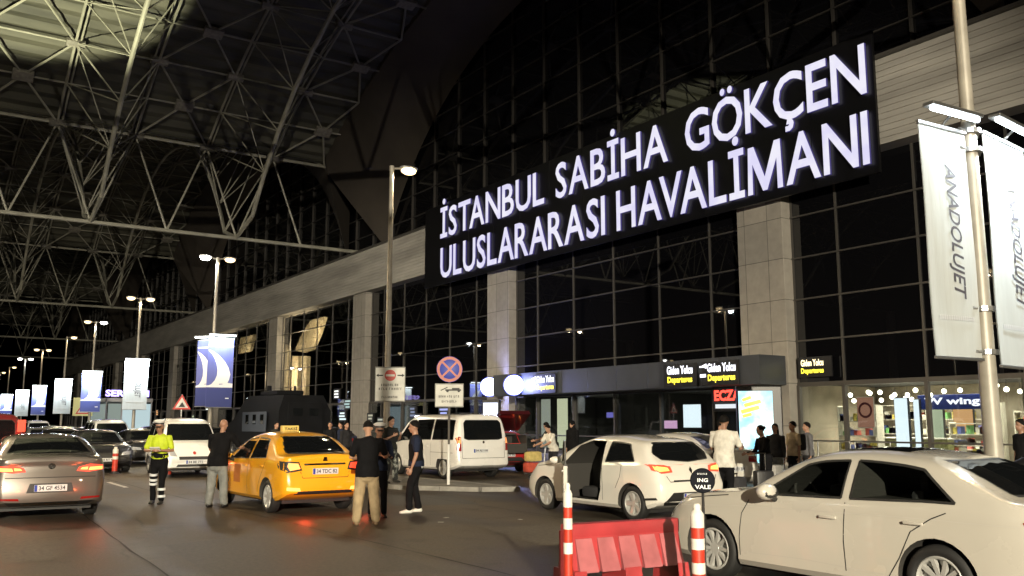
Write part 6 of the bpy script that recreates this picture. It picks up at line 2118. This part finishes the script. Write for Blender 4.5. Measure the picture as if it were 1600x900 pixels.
person("man in dark vest and black trousers with white trainers, seen from the side", 8.30, 15.7, 0, 68, 1.77, lean=(0, .02), head=(0, .15),
       arms={-1: ((-.05, .0, -1), (.0, .35, -1)), 1: ((.05, -.02, -1), (-.05, .35, -1))}, feet={-1: (-.10, .14), 1: (.10, -.06)}, skin=1, topm=NAVYC, botm=BLACKC, shoem=SHW, hair='short', extras=vest_x)
person("man in a loose white T-shirt and black trousers standing behind the white hatchback", 13.7, 12.8, 0, -62, 1.88, lean=(.0, .06), head=(0, .3),
       arms={-1: ((-.2, .3, -1), (.2, 1, -.1)), 1: ((.3, .25, -1), (-.1, 1, .05))}, skin=2, topm=WHITEC, botm=BLACKC, hair='short', belly=1.2, wid=1.1, shirt_len=.1)
person("woman in black with tied hair facing left beside a suitcase", 16.35, 14.0, 0, 70, 1.67, lean=(0, .06), head=(0, .35),
       arms={-1: ((-.1, .4, -1), (.1, 1, -.15)), 1: ((.1, .35, -1), (-.1, 1, -.2))}, skin=0, topm=BLACKC, sleeve=1, botm=BLACKC, hair='bun')
person("man in black standing in front of the lit advertising screen", 15.6, 14.7, 0, -100, 1.80, lean=(0, .03), head=(0, .3),
       arms={-1: ((-.15, .3, -1), (.1, 1, 0)), 1: ((.2, .3, -1), (-.1, 1, .2))}, skin=1, topm=BLACKC, botm=BLACKC, hair='short')
person("woman with long dark hair in dark clothes beside the advertising screen's frame", 18.55, 15.55, 0, 110, 1.70, skin=1, topm=DKGREY, sleeve=1, botm=GREYT, hair='long')
person("person in a cream top and dark trousers with a backpack near the wide column", 19.0, 15.35, 0, 75, 1.76, skin=1, topm=CREAMC, botm=BLACKC, hair='short',
       extras=lambda t, K: (lambda mb: (mb.box(K['chest'] + Vector((0, -.2, -.06)), (.3, .18, .42), bev=.06), mb.build("backpack", DKGREY, t, 50)))(MB()))
person("person in a grey top at the right end of the waiting group", 19.75, 15.5, 0, 60, 1.74, skin=1, topm=cloth("mid_grey_cotton", (.11, .11, .12)), sleeve=1, botm=DKGREY, hair='short')
person("person in a pale top leaning over a luggage trolley left of the open car door", 17.0, 23.0, 0, 95, 1.66, lean=(0, .16), head=(0, .5),
       arms={-1: ((-.1, .7, -1), (0, 1, -.3)), 1: ((.1, .7, -1), (0, 1, -.3))}, skin=0, topm=WHITEC, botm=DKGREY, hair='short')
person("woman in a long black coat and headscarf behind the person in the pale top", 18.45, 23.9, 0, 100, 1.80, skin=0, topm=BLACKC, sleeve=1, botm=BLACKC, bottom='loose', hair='scarf', hairm=BLACKC, shirt_len=.25)
person("dark dressed man loading bags into the red car's open boot", 18.75, 25.3, 0, 40, 1.74, lean=(0, .22), head=(0, .5),
       arms={-1: ((-.1, .8, -1), (0, 1, -.2)), 1: ((.1, .8, -1), (0, 1, -.2))}, skin=1, topm=OLIVE, botm=DKGREY, hair='short')
for (x, y, f, lab, tm, hr) in ((13.1, 31.6, 150, "person in dark clothes left of the tan column, behind the taxi roof", BLACKC, 'short'),
                       (12.6, 29.0, 200, "person with pale hair band standing behind the man in tan trousers", DKGREY, 'long'),
                       (14.3, 33.4, 90, "dark figure farthest back between truck and column", NAVYC, 'short'),
                       (11.4, 32.6, -160, "dark figure between the taxi's roof sign and the armoured truck", OLIVE, 'short')):
    person(lab, x, y, 0.0, f, 1.76, skin=1, topm=tm, sleeve=1, botm=BLACKC, hair=hr, vox=.02)
person("silhouetted person behind the cream-white saloon, left of the banner pole", 18.2, 9.2, .0, 60, 1.80, skin=2, topm=BLACKC, botm=BLACKC, hair='short', vox=.018)
person("broad dark figure with bushy hair just left of the banner pole", 17.9, 8.3, .0, 30, 1.68, skin=2, topm=BLACKC, sleeve=1, botm=BLACKC, hair='long', wid=1.3, belly=1.3, vox=.018)
person("person in a maroon top right of the banner pole", 18.3, 6.7, .0, 60, 1.76, skin=2, topm=cloth("maroon_cotton", (.12, .02, .02)), botm=BLACKC, hair='short', vox=.018)

# ================================================================== LUGGAGE
def suitcase(x, y, z, rz, h, m, label, handle=.35, lay=False):
    t = thing("suitcase", label, "suitcase", (x, y, z), rz)
    mb = MB(); mb.box((0, 0, h / 2 + .04), (h * .66, .26, h), bev=.05); mb.build("shell", m, t, 50)
    mb = MB()
    for s in (-1, 1): mb.tube((s * .1, .1, h), (s * .1, .1, h + handle), .011, .011, 8)
    mb.tube((-.12, .1, h + handle), (.12, .1, h + handle), .018, .018, 8); mb.build("handle", CHROME, t, 50)
    mb = MB()
    for sx in (-1, 1):
        for sy in (-1, 1): mb.ball((sx * h * .27, sy * .09, .026), (.022, .022, .026), 8)
    mb.build("castors", BPLAST, t)
    return t
suitcase(15.95, 13.75, 0, R(-25), .62, mat("black_case", (.015, .015, .017), .45), "black suitcase with a raised chrome handle beside the woman in black", .42)
suitcase(15.3, 13.9, 0, R(10), .5, mat("dark_grey_case", (.04, .04, .045), .5), "low dark grey suitcase at the feet of the man by the advertising screen", .1)
suitcase(17.9, 15.1, 0, R(20), .65, mat("pale_case", (.35, .34, .32), .5), "pale grey case between the waiting woman and the person in cream", .3)
def trolley(x, y, rz, label, load=True):
    t = thing("luggage_trolley", label, "luggage trolley", (x, y, 0), rz)
    mb = MB()
    for s in (-1, 1): mb.path([(s * .27, -.4, 1.0), (s * .27, -.32, .2), (s * .24, .5, .14)], .018, 8)
    mb.tube((-.29, -.42, 1.0), (.29, -.42, 1.0), .022, .022, 8)
    for k in range(6): mb.tube((-.25, -.3 + k * .16, .17 - k * .004), (.25, -.3 + k * .16, .17 - k * .004), .01, .01, 6)
    mb.path([(-.27, -.38, .6), (.27, -.38, .6)], .012, 6); mb.build("frame", STEEL, t, 50)
    for (sx, sy) in ((-.24, -.3), (.24, -.3), (0, .45)):
        mb = MB(); mb.lathe([(.07, -.02), (.08, 0), (.07, .02)], (sx, sy, .08), 16, 'X'); mb.build("wheel", TYRE, t, 50)
    return t
trolley(16.6, 23.1, R(95), "steel luggage trolley pushed by the person in the pale top")
trolley(18.5, 16.6, R(100), "steel luggage trolley standing by the shop entrance")
trolley(19.6, 12.4, R(80), "steel luggage trolley left of the white lit panels")
trolley(19.8, 11.4, R(85), "steel luggage trolley in front of the thick mullion")
for (x, y, z, c, lab) in ((16.25, 23.12, .19, (.45, .08, .05), "red bag on the trolley by the red car"), (16.28, 23.1, .52, (.5, .4, .15), "yellowish bag on top of the red bag on the trolley")):
    t = thing("travel_bag", lab, "bag", (x, y, z))
    mb = MB(); mb.box((0, 0, .155), (.5, .32, .31), bev=.08); mb.build("bag_body", cloth("bag_" + lab[:3], c), t, 50)
    mb = MB(); mb.path([(-.1, 0, .30), (-.08, 0, .36), (.08, 0, .36), (.1, 0, .30)], .012, 6); mb.build("handle", BPLAST, t)

# ================================================================== BARRIER AND POSTS
REDP2 = mat("red_plastic", (.36, .035, .04), .42, nscale=2.5, namt=.22, bscale=8, bamt=.08)
def barrier():
    t = thing("plastic_barrier", "red plastic road barrier with sloping ribbed panels in the foreground", "barrier", (6.28, 7.32, 0), R(-6))
    Lb = 1.40
    mb = MB()
    # upper beam and web
    mb.box((0, 0, .635), (Lb, .14, .15), bev=.02)
    prof = [(-.085, .60), (-.23, .22), (-.25, .0), (.25, 0), (.23, .22), (.085, .60)]
    def seg(x0, x1, pr): mb.prism(pr, x0, x1, 'YZ')
    core = [(-.06, .62), (-.15, .26), (.15, .26), (.06, .62)]
    seg(-Lb / 2 + .02, Lb / 2 - .02, core)
    for x0, x1 in ((-Lb / 2, -Lb / 2 + .14), (Lb / 2 - .14, Lb / 2), (-.10, .10)):
        seg(x0, x1, [(-.20, .27), (-.25, .0), (.25, 0), (.20, .27)])
    mb.build("body", REDP2, t, 30)
    mb = MB()
    np_ = 5; w = (Lb - .1) / np_
    for i in range(np_):
        x0 = -Lb / 2 + .05 + i * w; 
        for s in (-1, 1):
            q = [(x0 + .035, s * .085, .565), (x0 + w - .035, s * .085, .565), (x0 + w - .02, s * .20, .25), (x0 + .02, s * .20, .25)]
            q2 = [(a, b - s * .07, c) for a, b, c in q]
            mb.add(q + q2, [(0, 1, 2, 3), (7, 6, 5, 4), (0, 4, 5, 1), (1, 5, 6, 2), (2, 6, 7, 3), (3, 7, 4, 0)])
    mb.build("ribbed_panel", mat("faded_red_plastic", (.38, .11, .12), .5, nscale=4, namt=.25), t)
    mb = MB(); mb.box((-Lb / 2 - .01, 0, .35), (.04, .10, .6), bev=.01); mb.build("end_lug", REDP2, t)
barrier()
WB = mat("white_band", (.72, .70, .64), .45, nscale=9, namt=.1)
RB = mat("red_band", (.50, .04, .02), .45, nscale=9, namt=.15)
OB = mat("orange_base", (.62, .24, .03), .6, nscale=9, namt=.15)
def post(x, y, H, r, label, group=None, lean=0):
    t = thing("delineator_post", label, "bollard", (x, y, 0), 0, group)
    mb = MB(); mb.lathe([(.17, 0), (.17, .025), (.11, .05), (r * 1.15, .09)], n=20); mb.build("base", OB if H > .9 else BPLAST, t, 40)
    mb = MB(); mb.lathe([(r, .07), (r, H - .16)], n=18); mb.build("tube", RB, t, 50)
    mb = MB(); mb.lathe([(r * 1.03, H - .22), (r * 1.03, H - .10), (r * .75, H - .07), (r * .55, H - .06), (r * .6, H - .02), (r * .35, H), (0, H)], n=18); mb.build("top", WB, t, 50)
    for k in range(2 if H > .9 else 1):
        z = H - .42 - k * .22
        mb = MB(); mb.lathe([(r * 1.03, z), (r * 1.03, z + .10)], n=18); mb.build("reflective_band", WB, t, 50)
    t.rotation_euler = (0, lean, 0)
    return t
post(6.10, 8.05, 1.16, .05, "tall slim red and white post at the barrier's left end") if False else None
post(5.20, 6.82, 1.16, .042, "slim red and white striped post at the barrier's left end")
post(6.30, 6.25, .96, .062, "stout red and white striped post in front of the saloon's front wheel")
post(8.7, 49.0, .95, .06, "x") if False else None
post(6.05, 33.2, .9, .09, "small red and white cone post farther left in front of the queue")
post(7.1, 30.2, .9, .09, "small red and white cone post right in front of the queue")
post(6.9, 37.0, .8, .09, "small red post between the queueing dark cars")
t = thing("valet_sign", "small round black valet sign with white letters on a stick beside the saloon's bonnet", "sign", (6.50, 6.36, 0), R(-42))
mb = MB(); mb.tube((0, .02, 0), (0, .02, 1.2), .014, .014, 8); mb.lathe([(.14, 0), (.14, .03), (.03, .05)], (0, .02, 0), 18); mb.build("post", BPLAST, t)
mb = MB(); mb.lathe([(0, -.012), (.112, -.012), (.12, -.005), (.12, .005), (0, .012)], (0, 0, 1.16), 32, 'Y'); mb.build("disc", mat("navy_disc", (.003, .004, .008), .6, spec=.1), t, 40)
mb = MB()
text_into(mb, "ING", frame((0, -.0135, 1.165), (1, 0, 0), (0, 0, 1)), w=.10, h=.035, bold=.02)
text_into(mb, "VALE", frame((0, -.0135, 1.10), (1, 0, 0), (0, 0, 1)), w=.15, h=.038, bold=.02)
scribble(mb, 0, 1.225, .1, .016, 2, -.0135); mb.build("lettering", PALE, t)
# hanging litter and small debris on the road
random.seed(3)
mb = MB(); mb.box((0, 0, .004), (.10, .06, .004), .4); lit = mb.mesh("paper", mat("litter_paper", (.45, .44, .4), .8))
for k, (x, y) in enumerate(((8.35, 14.6), (9.3, 13.6), (7.9, 14.0))):
    o = mobj("paper_scrap", lit); o.location = (x, y, 0); o.rotation_euler = (0, 0, k)
    tag(o, "scrap of pale paper lying on the asphalt between the taxi and the hatchback", "litter", "paper scraps on the asphalt")
# rails by the shop entrance
for i, (x, y) in enumerate(((26.6, 21.3), (26.6, 19.8), (26.6, 18.3))):
    t = thing("queue_stand", "low steel rail in front of the shop windows right of the wide column", "rail", (x, y, .13), 0, "steel rails before the shop windows")
    mb = MB(); mb.tube((0, -.65, 0), (0, -.65, .95), .02, .02, 8); mb.tube((0, .65, 0), (0, .65, .95), .02, .02, 8); mb.tube((0, -.65, .94), (0, .65, .94), .018, .018, 8); mb.tube((0, -.65, .5), (0, .65, .5), .012, .012, 8)
    mb.build("rail_frame", STEEL, t, 50)
bpy.context.view_layer.update()
